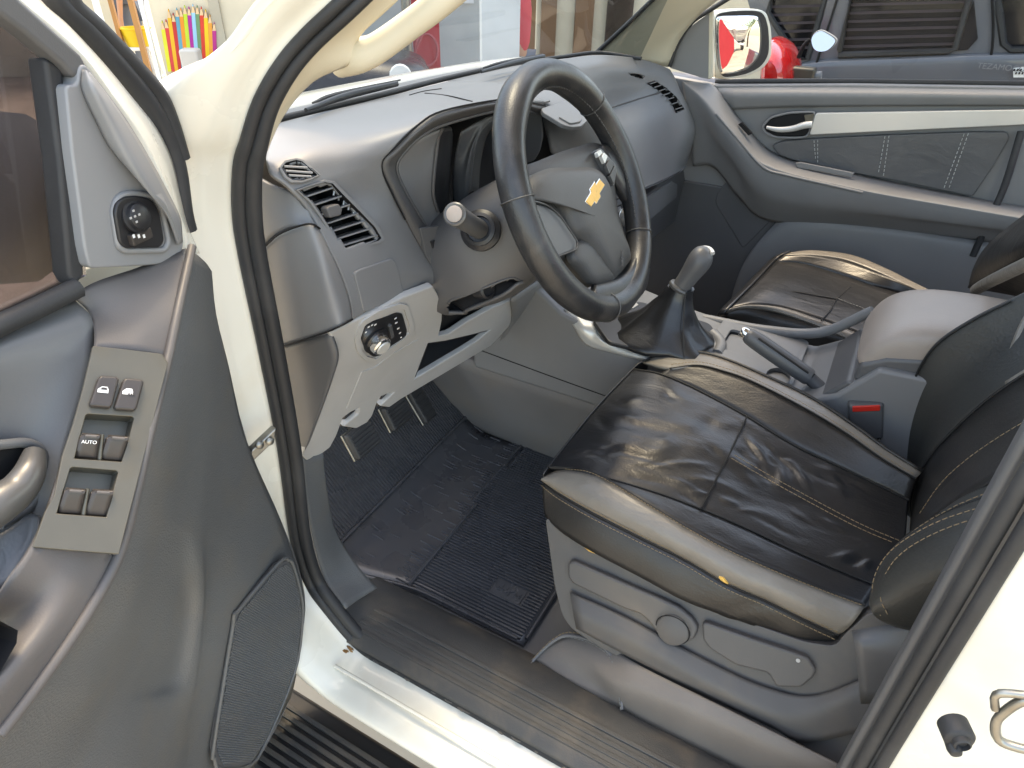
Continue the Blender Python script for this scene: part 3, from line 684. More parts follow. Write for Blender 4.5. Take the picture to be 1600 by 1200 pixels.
# ------------------------------------------------------------------ light grey lower trim with pocket, lamp switch and levers
out = [(515, 521), (569, 495), (632, 464), (677, 447), (684, 459), (692, 480), (691, 501), (686, 525), (703, 521), (730, 503), (768, 482), (800, 469), (817, 461), (795, 511), (768, 540), (625, 625), (608, 637), (594, 635),
       (617, 613), (611, 607), (597, 618), (590, 628), (582, 650), (574, 660), (556, 670), (536, 667), (560, 647), (562, 638), (547, 645), (537, 652), (530, 671), (525, 683), (517, 698), (497, 713), (479, 720), (473, 712), (490, 668), (515, 596), (527, 557)]
hole = [(669, 537), (697, 533), (735, 524), (766, 516), (745, 533), (723, 547), (648, 592)]
TRIM = plate('lower_trim', on(TR, out), M['trim'], DASH, .012, .003, 3, holes=[on(TR, hole)])
TRIM['label'] = 'light grey lower dash trim with the lamp switch'
recess('pocket', on(sh(TR, -.002), hole), .1, M['dark'], DASH, .9, (.1, 1, -.1))
ring = zm(380, 340, 2.857, [(500, 545), (525, 470), (600, 420), (700, 385), (735, 390), (762, 470), (765, 520), (735, 560), (660, 610), (600, 655), (545, 640), (510, 600)])
ring_in = zm(380, 340, 2.857, [(522, 545), (545, 480), (610, 440), (695, 408), (720, 412), (743, 478), (742, 515), (718, 540), (650, 590), (595, 632), (555, 622), (528, 590)])
plate('switch_rim', rnd(on(sh(TR, .003), ring), .008, 3), M['trim'], DASH, .006, .002, holes=[on(sh(TR, .003), ring_in)])
swp = zm(380, 340, 2.857, [(528, 540), (548, 485), (590, 462), (640, 445), (685, 426), (712, 430), (733, 505), (728, 532), (655, 578), (622, 612), (585, 624), (548, 600)])
LS = plate('lamp_switch', rnd(on(sh(TR, .002), swp), .005, 3), M['darker'], DASH, .006, .0015)
kc = P(*zm(380, 340, 2.857, [(590, 545)])[0], sh(TR, .002))
disc('knob_base', kc, TR[1], [(.0215, 0), (.0215, .003), (.017, .004)], M['darker'], LS)
disc('knob', kc, TR[1]+V(-.1, 0, 0), [(.0165, .003), (.0155, .016), (.0135, .018), (.012, .0185)], M['chrome'], LS, 28)
disc('knob_face', kc+TR[1]*.0186+V(-.0018, 0, 0), TR[1]+V(-.1, 0, 0), [(.012, 0), (.011, .0016), (.002, .002)], M['silver'], LS, 24)
ex = P(700, 480, TR)-P(600, 530, TR); ex /= np.linalg.norm(ex); ey = np.cross(TR[1], ex); ey = ey if ey[2] > 0 else -ey
for (a, b), wd in (((560, 488), .004), ((575, 480), .003), ((590, 478), .004), ((548, 512), .003), ((680, 450), .004), ((683, 470), .005), ((692, 495), .005), ((700, 515), .004), ((705, 535), .003)):
    q = P(*zm(380, 340, 2.857, [(a, b)])[0], sh(TR, .0022))
    obox('icon', q, (ex, ey, TR[1]), (wd*.5, .0013, .0003), M['glow'], LS, 0)
plate('dial_wheel', rnd(on(sh(TR, .006), zm(380, 340, 2.857, [(652, 490), (664, 478), (676, 530), (662, 545)])), .002), M['dark'], LS, .006, .001)
plate('fuse_lid', rnd(on(sh(TR, .0015), zm(380, 340, 2.857, [(460, 858), (530, 690), (590, 668), (655, 615), (785, 542), (765, 600), (700, 765)])), .004), M['trim'], DASH, .006, .0015)
for L, ic in (([(597, 618), (611, 606), (619, 610), (616, 617), (603, 629), (591, 637)], (609, 613)), ([(541, 649), (562, 636), (564, 642), (560, 650), (546, 661), (533, 668)], (549, 651))):
    lv = plate('pull_lever', on(sh(TR, -.008), L), M['darker'], DASH, .02, .002)
    c = P(*ic, sh(TR, -.0075))
    obox('icon', c, (ex, ey, TR[1]), (.0045, .0022, .0004), M['glow'], lv, 0); obox('icon', c+ey*.003+ex*.002, (ex, ey, TR[1]), (.0018, .0012, .0004), M['glow'], lv, 0)
# knee panel between trim and console
surf('knee_panel', [py(r) for r in (
    [(800, 468, 'y', .19), (850, 436, 'y', .17), (895, 420, 'y', .16)],
    [(800, 500, 'y', .225), (850, 470, 'y', .19), (905, 450, 'y', .165)],
    [(785, 530, 'y', .26), (835, 505, 'y', .235), (885, 488, 'y', .2)],
    [(765, 552, 'y', .30), (800, 545, 'y', .29), (840, 535, 'y', .27)])], M['dash'], DASH, 5, 5, .006)
tube('drain_stub', [P(772, 560, y=.33), P(772, 585, y=.36)], .018, M['darker'], DASH, 10, 3)
disc('fastener', P(773, 568, x=-.105), (-1, -.3, .2), [(.015, -.01), (.015, .003), (.011, .005), (.009, .002)], M['darker'], DASH, 18)
# ------------------------------------------------------------------ instrument binnacle
hood_o = [(697, 436, .185), (686, 424, .186), (666, 402, .193), (633, 343, .199), (612, 301, .201), (596, 258, .201), (617, 230, .191), (652, 196, .176), (692, 173, .166), (777, 156, .161), (812, 157, .163), (852, 165, .17)]
hood_m = [(699, 430, .18), (691, 415, .183), (675, 396, .19), (645, 340, .193), (624, 302, .195), (607, 260, .197), (625, 236, .186), (658, 204, .17), (697, 182, .16), (777, 163, .155), (815, 164, .158), (852, 172, .166)]
hood_i = [(704, 424, .19), (698, 405, .195), (684, 388, .2), (655, 338, .205), (634, 302, .208), (619, 262, .21), (636, 232, .2), (666, 206, .184), (703, 190, .174), (777, 171, .168), (818, 170, .17), (852, 180, .175)]
CL = surf('instrument_binnacle', [[P(i, j, y=y) for i, j, y in r] for r in (hood_o, hood_m, hood_i)], M['column'], TRUCK, 5, 4, .006)
tube('binnacle_seam', [P(i, j, y=y-.003) for i, j, y in hood_o[3:]], .0013, M['black'], CL, 6, 5)
back = [P(i, j, y=.33) for i, j in [(640, 420), (760, 470), (960, 340), (960, 175), (760, 150), (640, 220)]]
plate('cluster_back', back, M['black'], CL, .01, 0)
hood_b = [(V(*P(i, j, y=y))*1.0+V(.0 if i > 780 else .035, .10, .0)) for i, j, y in hood_i]
surf('cowl_wall', [[P(i, j, y=y) for i, j, y in hood_i], [P(i, j, y=y)+V(.015, .05, -.004) for i, j, y in hood_i], hood_b], M['dark'], CL, 4, 3, .004)
surf('cowl_face', [[P(i, j, y=y) for i, j, y in r] for r in (
    [(636, 232, .203), (658, 216, .2), (690, 202, .2)],
    [(621, 262, .212), (650, 258, .214), (683, 225, .21)],
    [(634, 303, .210), (655, 300, .216), (678, 270, .213)],
    [(655, 338, .207), (668, 335, .215), (677, 308, .215)],
    [(675, 370, .204), (686, 362, .21), (694, 345, .215)])], M['dash'], CL, 5, 5, .003)
tube('cowl_edge', [P(i, j, y=y) for i, j, y in ((692, 200, .199), (685, 215, .208), (681, 245, .211), (678, 275, .212), (677, 305, .213), (684, 330, .213))], .0028, M['column'], CL, 8, 5)
wD = lambda i, j, y: P(i, j, y=y)
surf('pod_wall', [[wD(690, 202, .205), wD(704, 198, .215), wD(708, 210, .24)], [wD(682, 240, .215), wD(702, 235, .225), wD(706, 240, .27)], [wD(677, 305, .217), wD(697, 310, .225), wD(702, 300, .28)], [wD(690, 350, .217), wD(705, 350, .225), wD(715, 345, .28)]], M['darker'], CL, 4, 4, .003)
surf('display_hood', [[wD(722, 206, .235), wD(745, 192, .222), wD(768, 182, .212), wD(800, 178, .205)],
    [wD(712, 240, .25), wD(730, 236, .235), wD(744, 218, .222), wD(765, 205, .25)],
    [wD(707, 280, .26), wD(722, 280, .24), wD(737, 255, .228), wD(752, 250, .26)],
    [wD(708, 320, .26), wD(722, 318, .24), wD(735, 300, .23), wD(748, 300, .26)]], M['dark'], CL, 5, 5, .003)
tube('cowl_edge', [wD(i, j, y) for i, j, y in ((769, 186, .214), (752, 203, .219), (743, 225, .224), (738, 260, .229), (735, 300, .231))], .0022, M['column'], CL, 8, 5)
dg = plane3(wD(806, 172, .21), wD(846, 166, .17), wD(846, 270, .2))
plate('display_end', rnd(on(dg, zm(760, 90, 5.715, [(270, 470), (330, 430), (430, 415), (475, 440), (500, 560), (510, 720), (480, 850), (430, 930), (300, 960), (240, 900)])), .008), M['dark'], CL, .02, .004)
# switch left of the column
sw = plane3(P(678, 380, y=.188), P(696, 372, y=.186), P(690, 412, y=.186))
plate('switch_blank', rnd(on(sh(sw, .005), zm(480, 240, 6, [(1165, 825), (1255, 790), (1335, 1000), (1250, 1030), (1215, 985)])), .0015), M['darker'], CL, .008, .0015)
plate('switch_panel', rnd(on(sh(sw, .002), zm(480, 240, 6, [(1060, 700), (1260, 680), (1380, 1030), (1330, 1075), (1190, 1090), (1120, 960)])), .003), M['dark'], CL, .008, .0015)
# ================================================================== steering column and wheel
WC = V(-.353, -.002, .781); TILT = .482
WN = V(0, -math.cos(TILT), math.sin(TILT)); WE = V(1, 0, 0); WU = np.cross(WN, WE); WU = WU if WU[2] > 0 else -WU
WPL = (WC, WN)
def wpx(L, off): return [P(i, j, (WC+WN*off, WN)) for i, j in L]
COLM = None
def csec(s, hw, hh, dz, k=64, p=3.0, dx=0):
    c = WC-WN*s+WU*dz+WE*dx; r = []
    for q in range(k):
        A = 2*PI*q/k; ca, sa = math.cos(A), math.sin(A)
        r.append(c+WE*hw*math.copysign(abs(ca)**(2/p), ca)+WU*hh*math.copysign(abs(sa)**(2/p), sa))
    return r
COLM = loft('column_shroud', [csec(.055, .062, .058, 0), csec(.07, .075, .07, -.005), csec(.11, .10, .082, -.016), csec(.16, .125, .088, -.025), csec(.21, .13, .085, -.03), csec(.26, .13, .085, -.03)], M['column'], TRUCK, 12)
kpx = zm(660, 300, 5, [(205, 870), (240, 840), (480, 750), (690, 672), (780, 700), (730, 720), (620, 800), (350, 915), (330, 935), (200, 935)])
kl = hits(COLM, kpx)
cut(COLM, kpx)
recess('key_pocket', cr(kl, 3, True), .04, M['darker'], COLM, .9, (0.2, 1, .1))
tube('pocket_lip', [q+V(-.002, -.002, 0) for q in (kl[9], kl[8], kl[7], kl[6], kl[5], kl[4])], .0035, M['column'], COLM, 8, 4)
tube('pocket_lip', [kl[0], kl[1], kl[2], kl[3], kl[4]], .002, M['column'], COLM, 8, 4)
disc('ignition_lock', kl[2]*.5+kl[6]*.5+V(0, .012, 0), (-.3, -1, .3), [(.015, -.02), (.015, .004), (.011, .006), (.01, .0)], M['darker'], COLM)
plate('column_gap_shade', on(sh(TR, -.02), zm(660, 300, 5, [(90, 740), (170, 950), (130, 1110), (210, 1130), (400, 1000), (740, 850), (720, 700), (400, 700)])), M['black'], COLM, .01, 0)  # black sheet standing in for the shade between shroud and trim
# indicator stalk
s0, s1 = P(748, 358, y=.10), P(711, 335, y=.075)
s1 = s0+(s1-s0)*1.0
stk = tube('indicator_stalk', [s0, s0*.6+s1*.4, s1], [.014, .0135, .0145], M['dark'], COLM, 18, 4)
ax = s1-s0; ax /= np.linalg.norm(ax)
disc('stalk_ring', s1, ax, [(.0152, -.005), (.0152, .002), (.0132, .0035), (.0122, .003)], M['handle'], stk)
disc('stalk_cap', s1+ax*.003, ax, [(.0105, -.002), (.0105, .0012), (.009, .002), (.002, .0022)], M['armtop'], stk)
disc('stalk_boot', s0-ax*.004, ax, [(.03, -.012), (.03, -.004), (.024, .0), (.024, .004), (.019, .006), (.018, .0)], M['darker'], COLM)
# ---- wheel
R0, RT = .1735, .0208
def rimpts(seg=96, k=14):
    v = []; f = []
    for i in range(seg):
        A = 2*PI*i/seg; ca, sa = math.cos(A), math.sin(A)
        rt = RT*(1.0+.10*math.exp(-((A-1.0)/.25)**2)+.10*math.exp(-((A-2.14)/.25)**2))
        for q in range(k):
            B = 2*PI*q/k; rr = R0+rt*math.cos(B)
            wob = .0004*noise.noise(Vector((ca*9, sa*9, q*.7)))
            v.append(WC+WE*(rr+wob)*ca+WU*(rr+wob)*sa+WN*(rt*1.05*math.sin(B)))
    for i in range(seg):
        for q in range(k): f.append((i*k+q, i*k+(q+1) % k, ((i+1) % seg)*k+(q+1) % k, ((i+1) % seg)*k+q))
    return v, f
v, f = rimpts()
WHEEL = mk('steering_wheel', v, f, M['rim'], TRUCK)
bm = bmesh.new(); bm.from_mesh(WHEEL.data); bmesh.ops.recalc_face_normals(bm, faces=bm.faces); bm.to_mesh(WHEEL.data); bm.free()
def ringseam(A, parent, col):
    pts = []
    for q in range(15):
        B = 2*PI*q/14; rr = R0+(RT+.0006)*1.02*math.cos(B); pts.append(WC+WE*rr*math.cos(A)+WU*rr*math.sin(A)+WN*(RT+.0008)*1.05*math.sin(B))
    tube('rim_seam', pts, .0009, col, parent, 5, 2)
for A in (.694, 2.928, 4.397, 5.6): ringseam(A, WHEEL, M['hub'])
ip = [WC+WE*(R0-RT*.97)*math.cos(A)+WU*(R0-RT*.97)*math.sin(A)+WN*.006 for A in np.linspace(-.55, 1.9, 46)]
stitch('stitching', ip, M['hub'], WHEEL, .006, .002, .0013)
ip = [WC+WE*(R0-RT*.97)*math.cos(A)+WU*(R0-RT*.97)*math.sin(A)+WN*.006 for A in np.linspace(1.9, 4.4, 46)]
stitch('stitching', ip, M['hub'], WHEEL, .006, .002, .0013)
hub = [(806, 277), (819, 260), (839, 252), (874, 238), (909, 227), (928, 223), (945, 229), (957, 243), (963, 262), (962, 290), (966, 332), (977, 367), (986, 396), (984, 410), (974, 428), (962, 437), (930, 444), (912, 424), (896, 407), (880, 402), (868, 405), (856, 388), (842, 352), (826, 326), (812, 305)]
hp = wpx(hub, -.012)
HUB = dome('hub', cr(hp, 3, True), M['hub'], WHEEL, .012, .03, 6)
# airbag cover, crowned, with the shield round the emblem
ab = wpx([(824, 290), (832, 274), (858, 263), (895, 262), (925, 262), (945, 275), (955, 300), (962, 335), (974, 370), (986, 398), (981, 412), (968, 428), (958, 435), (945, 420), (930, 400), (914, 380), (905, 372), (895, 360), (884, 335), (872, 318), (850, 311), (826, 312)], .004)
dome('airbag_cover', cr(ab, 3, True), M['hub'], WHEEL, .016, .012, 7)
dome('spoke_cover', cr(wpx([(903, 378), (918, 374), (932, 388), (950, 415), (962, 434), (945, 441), (929, 442), (912, 422), (898, 405), (896, 390)], .004), 3, True), M['hub'], WHEEL, .006, .012, 5)
LP = plate('switch_blank', rnd(wpx(zm(760, 290, 5.456, [(385, 160), (470, 165), (560, 205), (640, 280), (700, 370), (770, 470), (765, 540), (600, 605), (550, 490), (450, 330)]), .008), .005), M['dark'], WHEEL, .012, .003)
tube('trim_line', wpx(zm(760, 290, 5.456, [(330, 135), (430, 140), (540, 180), (630, 260), (690, 345), (770, 465), (775, 500), (755, 545), (600, 608)]), .012), .001, M['handle'], WHEEL, 6, 4)
# left spoke to the rim
surf('spoke', [wpx(r, o) for r, o in (([(818, 316), (832, 318), (840, 322)], .0), ([(832, 338), (840, 338), (846, 336)], .004), ([(842, 362), (850, 360), (858, 356)], .006), ([(852, 388), (862, 385), (872, 380)], .004), ([(862, 402), (870, 404), (878, 402)], -.004))], M['hub'], WHEEL, 4, 4, .014)
surf('spoke', [wpx(r, o) for r, o in (([(940, 226), (952, 226), (962, 236)], -.004), ([(950, 242), (966, 250), (982, 270)], .003), ([(958, 262), (972, 280), (990, 300)], .003), ([(960, 285), (970, 300), (984, 320)], -.004))], M['rim'], WHEEL, 4, 4, .014)
# right switch pad
RPp = wpx(zm(760, 90, 5.715, [(985, 830), (1020, 805), (1090, 880), (1160, 960), (1165, 1010), (1140, 1150), (1085, 1020), (1040, 930)]), .006)
SWP = plate('switch_pad', rnd(RPp, .003), M['dark'], WHEEL, .012, .002)
for q in ([(990, 845), (1020, 820), (1040, 850), (1005, 890)], [(1030, 880), (1050, 845), (1085, 880), (1060, 945)], [(1070, 960), (1105, 905), (1145, 950), (1100, 1040)], [(1105, 1050), (1148, 960), (1162, 1000), (1140, 1130)]):
    plate('wheel_button', rnd(wpx(zm(760, 90, 5.715, q), .010), .002), M['silver'] if q[0][0] < 1040 else M['hub'], SWP, .006, .001)
# bottom spoke in leather
surf('lower_spoke', [wpx(r, o) for r, o in (([(926, 440), (944, 436), (962, 430), (976, 418), (986, 395)], -.004), ([(930, 450), (948, 446), (968, 440), (986, 424), (996, 400)], .010), ([(930, 464), (952, 462), (977, 455), (998, 435), (1006, 409)], .013), ([(930, 476), (955, 478), (985, 468), (1006, 444), (1012, 416)], .010), ([(935, 484), (960, 486), (990, 474), (1010, 450), (1016, 420)], -.004))], M['rim'], WHEEL, 5, 4, .012)
# emblem: a gold cross-shaped bar with a silver rim
ec = P(929, 302, (WC+WN*.018, WN))
dome('emblem_shield', cr(wpx(zm(760, 290, 5.456, [(790, 10), (860, -60), (960, -40), (1030, 60), (1025, 110), (960, 210), (905, 262), (880, 258), (840, 200)]), .0135), 3, True), M['hub'], WHEEL, .003, .004, 3)
def bow(k, off, name, mt, parent):
    S = [(-.032, -.0088), (-.0125, -.0088), (-.0135, -.0152), (.0085, -.0152), (.0105, -.0088), (.039, -.0088), (.032, .0088), (.0125, .0088), (.0135, .0152), (-.0085, .0152), (-.0105, .0088), (-.039, .0088)]
    pts = []
    for a, b in S:
        l = math.hypot(a, b); a2, b2 = a+math.copysign(k, a), b+math.copysign(k, b)
        a3, b3 = a2*.94, b2*.72; pts.append(ec+WE*(a3*.97-b3*.24)+WU*(b3*.97+a3*.24)+WN*off)
    return plate(name, pts, mt, parent, .004, .0009)
EM = bow(.0022, .0015, 'emblem', M['chrome'], WHEEL); bow(0, .0024, 'emblem_face', M['gold'], EM)
airb = P(*zm(760, 290, 5.456, [(1160, 620)])[0], (WC+WN*.0165, WN))
text('airbag_lettering', 'AIRBAG', airb, (.45, 0, 0)+WU*.55, WU, .006, M['column'], WHEEL)
# ================================================================== centre console
prof = [(.34, .245), (.34, .50), (.20, .50), (.12, .447), (.02, .425), (-.10, .405), (-.20, .395), (-.36, .39), (-.42, .43), (-.47, .50), (-.85, .52), (-.85, .245)]
def yzprism(name, pr, xa, xb, m_, parent, bev=.008):
    n = len(pr); v = [V(xa, y, z) for y, z in pr]+[V(xb, y, z) for y, z in pr]
    f = [tuple(range(n)), tuple(range(n, 2*n))[::-1]]+[(i, i+n, (i+1) % n+n, (i+1) % n) for i in range(n)]
    o = mk(name, v, f, m_, parent)
    bm = bmesh.new(); bm.from_mesh(o.data); bmesh.ops.recalc_face_normals(bm, faces=bm.faces); bm.to_mesh(o.data); bm.free()
    md = o.modifiers.new('bevel', 'BEVEL'); md.width = bev; md.segments = 3; md.limit_method = 'ANGLE'; md.angle_limit = .4; md.harden_normals = True
    return o
CON = yzprism('centre_console', prof, -.125, .125, M['dash'], TRUCK)
tube('console_seam', [V(-.1255, .34, .30), V(-.1255, .1, .285), V(-.1255, -.2, .27)], .0012, M['black'], CON, 6, 3)
surf('console_trim', [hits(CON, [(881, 484), (899, 513), (917, 538), (960, 551), (1003, 562), (1030, 567)], .003), hits(CON, [(902, 491), (913, 511), (926, 531), (957, 544), (1010, 557), (1034, 562)], .006), hits(CON, [(924, 497), (928, 509), (935, 523), (955, 537), (1022, 551), (1040, 556)], .003)], M['silver'], CON, 5, 4, .004)
TOP = plane3(V(-.1, .1, .449), V(.1, .1, .449), V(0, -.12, .409))
plate('shift_bezel', rnd(on(sh(TOP, .003), [(926, 499), (965, 478), (1000, 470), (1110, 505), (1126, 532), (1104, 552), (1050, 556), (951, 534)]), .012), M['darker'], CON, .01, .003)
tube('bezel_ring', on(sh(TOP, .006), zm(930, 380, 6.317, [(960, 840), (1040, 870), (1100, 920), (1120, 980), (1040, 1080)])), .005, M['silver'], CON, 10, 5)
tube('bezel_ring', on(sh(TOP, .004), zm(930, 380, 6.317, [(1150, 890), (1215, 950), (1240, 1020), (1200, 1100)])), .012, M['dash'], CON, 10, 5)
plate('warning_tag', on(sh(TOP, .03), zm(930, 380, 6.317, [(385, 570), (430, 605), (375, 640), (330, 635)])), M['trim'], CON, .004, .001)
# gaiter with folds
gb = P(1030, 528, TOP); gt = P(1064, 449, x=gb[0]+.012)
def gsec(t, rx, ry, k=30):
    c = gb*(1-t)+gt*t; s = []
    for q in range(k):
        A = 2*PI*q/k; fold = 1+.10*math.sin(5*A+2.2*t*3)*(1-t)*.9+.085*math.sin(8*A+1+2*t)*(.25+t)*(1-t)*2
        s.append(c+V(rx*math.cos(A)*fold, ry*math.sin(A)*fold, 0))
    return s
gs = [gsec(0, .082, .105), gsec(.08, .084, .108), gsec(.2, .072, .088), gsec(.4, .052, .062), gsec(.65, .036, .042), gsec(.85, .026, .03), gsec(1, .022, .026)]
GA = loft('shift_gaiter', gs, M['leather'], CON, 5, wob=lambda q, a, b: q+V(*(np.array(noise.noise_vector(Vector(q*28)))*.004*(1-a))))
tube('gaiter_welt', [gb*(1-t)+gt*t+V(-(.078*(1-t)**1.3+.022)*.80, -(.1*(1-t)**1.3+.026)*.62, 0) for t in (.1, .3, .5, .7, .9, 1)], .0016, M['leather2'], GA, 6, 4)
disc('gaiter_collar', gt, P(1095, 400, x=gt[0]+.01)-gt, [(.0235, -.005), (.025, 0), (.0235, .003), (.020, .004)], M['handle'], GA)
kt = P(1097, 402, x=gt[0]+.012)
kn = loft('shift_knob', [[c+rx*(math.cos(2*PI*q/18)*a+math.sin(2*PI*q/18)*b) for q in range(18)] for c, rx, a, b in
     [(gt+(kt-gt)*t, r, V(1, 0, 0), V(0, .85, .5)) for t, r in ((-.05, .018), (.2, .0185), (.5, .0205), (.8, .0235), (1.0, .023), (1.15, .018), (1.24, .009), (1.26, .002))]], M['dark'], CON, 4)
tube('knob_band', [kt+V(.0, -.002, 0)+(.0225)*(math.cos(A)*V(.8, .2, .55)+math.sin(A)*V(.25, .85, -.3)) for A in np.linspace(-1.2, 1.8, 9)], .0045, M['silver'], kn, 8, 4)
# cup recess and tray in front of the brake
tb = sh(TOP, -.004); tb = (V(0, -.2, .398), V(0, -.03, 1)/np.linalg.norm([0, -.03, 1]))
plate('console_deck', rnd([V(-.118, -.165, .402), V(.118, -.165, .402), V(.118, -.345, .396), V(-.118, -.345, .396)], .015), M['dash'], CON, .008, .003, holes=[rnd([V(-.02, -.19, .402), V(.075, -.19, .402), V(.075, -.27, .398), V(-.02, -.27, .398)], .012), [V(-.06+.03*math.cos(A), -.315+.022*math.sin(A), .397) for A in np.linspace(0, 2*PI, 18, endpoint=False)]])
recess('cup_recess', rnd([V(-.02, -.19, .4), V(.075, -.19, .4), V(.075, -.27, .397), V(-.02, -.27, .397)], .012), .012, M['black'], CON)
bpy.data.objects['console_deck'].location.z += .004
tube('side_rail', [V(.11, -.12, .395), V(.116, -.25, .40), V(.116, -.36, .425), V(.108, -.44, .50)], .011, M['dash'], CON, 10, 5)
# hand brake
h0, h1, h2 = P(1166, 522, x=-.06), P(1262, 588, x=-.068), P(1312, 634, x=-.072)
HB = tube('hand_brake', [h0, h0*.9+h1*.1, h0*.5+h1*.5, h1, h1*.9+h2*.1, h2], [.012, .0165, .0175, .0165, .0125, .0135], M['dark'], CON, 16, 4)
d = (h0-h1)/np.linalg.norm(h0-h1)
disc('brake_button', h0, d, [(.0115, -.01), (.0115, .006), (.009, .011), (.003, .012)], M['chrome'], HB, 18)
tube('brake_groove', [h0*.85+h1*.15+V(-.012, -.006, .012), h1*.95+h0*.05+V(-.012, -.006, .011)], .0022, M['darker'], HB, 6, 3)
obox('brake_slot', h2+V(.0, -.01, -.01), ((0, 1, .3), (1, 0, 0), (0, -.3, 1)), (.045, .022, .006), M['black'], CON, .004)
# armrest box
def arsec(x, k):
    c = V(0, -.60, .56); pr_ = [(-.432, .525), (-.436, .548), (-.447, .572), (-.466, .592), (-.495, .607), (-.54, .617), (-.62, .622), (-.78, .622), (-.95, .620), (-.95, .53), (-.62, .53), (-.50, .52), (-.455, .512)]
    return [V(x, c[1]+(y-c[1])*k if y > -.9 else y, .53+(z-.53)*(1-(1-k)*3)) for y, z in cr_closed(pr_)]
def cr_closed(p_): return [(a[0], a[1]) for a in cr([np.array(q) for q in p_], 3, True)]
AR = loft('armrest', [arsec(x, k) for x, k in ((-.108, .80), (-.106, .9), (-.10, .955), (-.085, .985), (-.05, 1), (.05, 1), (.085, .985), (.10, .955), (.108, .85))], M['armtop'], TRUCK, 3)
AR.location.z -= .036
yzprism('lid_base', [(-.437, .495), (-.44, .53), (-.475, .552), (-.56, .572), (-.95, .572), (-.95, .50), (-.6, .503), (-.50, .494)], -.112, .112, M['dark'], AR, .008)
yzprism('storage_box', [(-.375, .42), (-.43, .494), (-.95, .504), (-.95, .04), (-.30, .04), (-.30, .39)], -.115, .115, M['dark'], AR, .006)
plate('box_seam', [V(-.1165, -.41, .46), V(-.1165, -.52, .40), V(-.1165, -.52, .397), V(-.1165, -.41, .457)], M['black'], AR, .001, 0)
# ================================================================== seat belt buckle
bc = P(1352, 655, x=-.125)
bu = P(1352, 625, x=-.128)-P(1352, 690, x=-.124); bu /= np.linalg.norm(bu)
bn = V(-1, -.15, .25); bn -= bu*np.dot(bn, bu); bn /= np.linalg.norm(bn); br = np.cross(bu, bn)
BK = obox('belt_buckle', bc, (br, bu, bn), (.027, .037, .012), M['dark'], TRUCK, .005, 3)
obox('release_button', bc+bu*.03+bn*.008, (br, bu, bn), (.0215, .0055, .0055), M['red'], BK, .0015)
disc('rivet', bc-bu*.034+br*.02+bn*.012, bn, [(.003, -.002), (.003, .001), (.001, .0015)], M['chrome'], BK, 10)
# ================================================================== driver seat
ST = M
SEAT_Z = dict()
def zrow(L): return [P(i, j, z=z) for i, j, z in L]
# columns: valance bottom, bronze bottom, bronze top, strip top, middle, right bolster foot, arch, right crest, right drop
lx_ = [  # rows from front to back
    [(852, 808, .285), (848, 752, .335), (852, 742, .35), (858, 730, .362), (930, 640, .382), (990, 577, .398), (1004, 566, .405), (1020, 558, .412)],
    [(880, 834, .28), (872, 771, .338), (884, 732, .366), (900, 733, .373), (975, 655, .397), (1030, 584, .408), (1046, 576, .418), (1060, 551, .425)],
    [(930, 865, .277), (925, 802, .336), (930, 740, .380), (945, 746, .378), (1030, 690, .392), (1075, 602, .405), (1090, 571, .428), (1100, 553, .43)],
    [(1000, 902, .27), (1000, 840, .328), (1010, 786, .374), (1030, 771, .372), (1110, 712, .384), (1120, 625, .40), (1130, 580, .43), (1140, 565, .432)],
    [(1065, 937, .262), (1067, 873, .32), (1080, 828, .364), (1100, 797, .364), (1170, 738, .374), (1167, 651, .395), (1175, 596, .43), (1185, 584, .432)],
    [(1130, 962, .256), (1133, 911, .31), (1145, 862, .356), (1170, 827, .356), (1225, 765, .366), (1237, 694, .386), (1255, 637, .424), (1262, 620, .427)],
    [(1195, 983, .25), (1195, 938, .30), (1215, 893, .347), (1240, 860, .348), (1300, 807, .356), (1300, 724, .38), (1320, 676, .415), (1330, 664, .418)],
    [(1255, 1006, .243), (1252, 966, .29), (1290, 923, .336), (1315, 893, .338), (1360, 835, .35), (1360, 753, .372), (1375, 715, .405), (1382, 702, .41)],
    [(1308, 1014, .238), (1310, 993, .277), (1352, 946, .325), (1370, 915, .33), (1410, 858, .345), (1420, 782, .365), (1430, 748, .395), (1440, 738, .40)]]
G = [zrow(r) for r in lx_]
def colpatch(name, a, b, m_, parent, wob=None, r0=0, r1=None, nu=6, nv=6, th=.005):
    rows = [r[a:b+1] for r in G[r0:r1]]
    return surf(name, rows, m_, parent, nu, nv, th, wob)
def creases(seed, n, amp):
    rg = random.Random(seed); L = []
    for k in range(n):
        a0, b0 = rg.uniform(0, .95), rg.uniform(.05, .95); an = rg.gauss(.35, .5); ln = rg.uniform(.06, .2)
        L.append((a0, b0, math.cos(an)*ln*.6, math.sin(an)*ln*1.4, rg.uniform(.010, .03), rg.uniform(.4, 1)*amp*rg.choice((1, 1, -1))))
    for a0, b0, da, db, wd, h in ((.50, .80, .06, -.16, .018, 1.6), (.56, .84, .07, -.12, .016, -1.3), (.60, .70, .02, -.22, .020, 1.5), (.64, .80, .05, -.2, .016, 1.3), (.52, .62, .06, -.12, .014, -1.2), (.84, .08, .02, .16, .014, 1.3), (.88, .10, .02, .14, .013, -1.2), (.92, .10, .0, .14, .014, 1.3)): L.append((a0, b0, da, db, wd, h*amp))
    def w_(q, a, b):
        z = 0
        for a0, b0, da, db, wd, h in L:
            l2 = da*da+db*db; t = max(0, min(1, ((a-a0)*da+(b-b0)*db)/l2)); dx, dy = a-a0-t*da, (b-b0-t*db)*.6
            z += h*math.exp(-(dx*dx+dy*dy)/(wd*wd))*math.sin(PI*(.08+.84*t))
        e = min(1, 12*b*(1-b))
        return q+V(0, 0, z*e)
    return w_
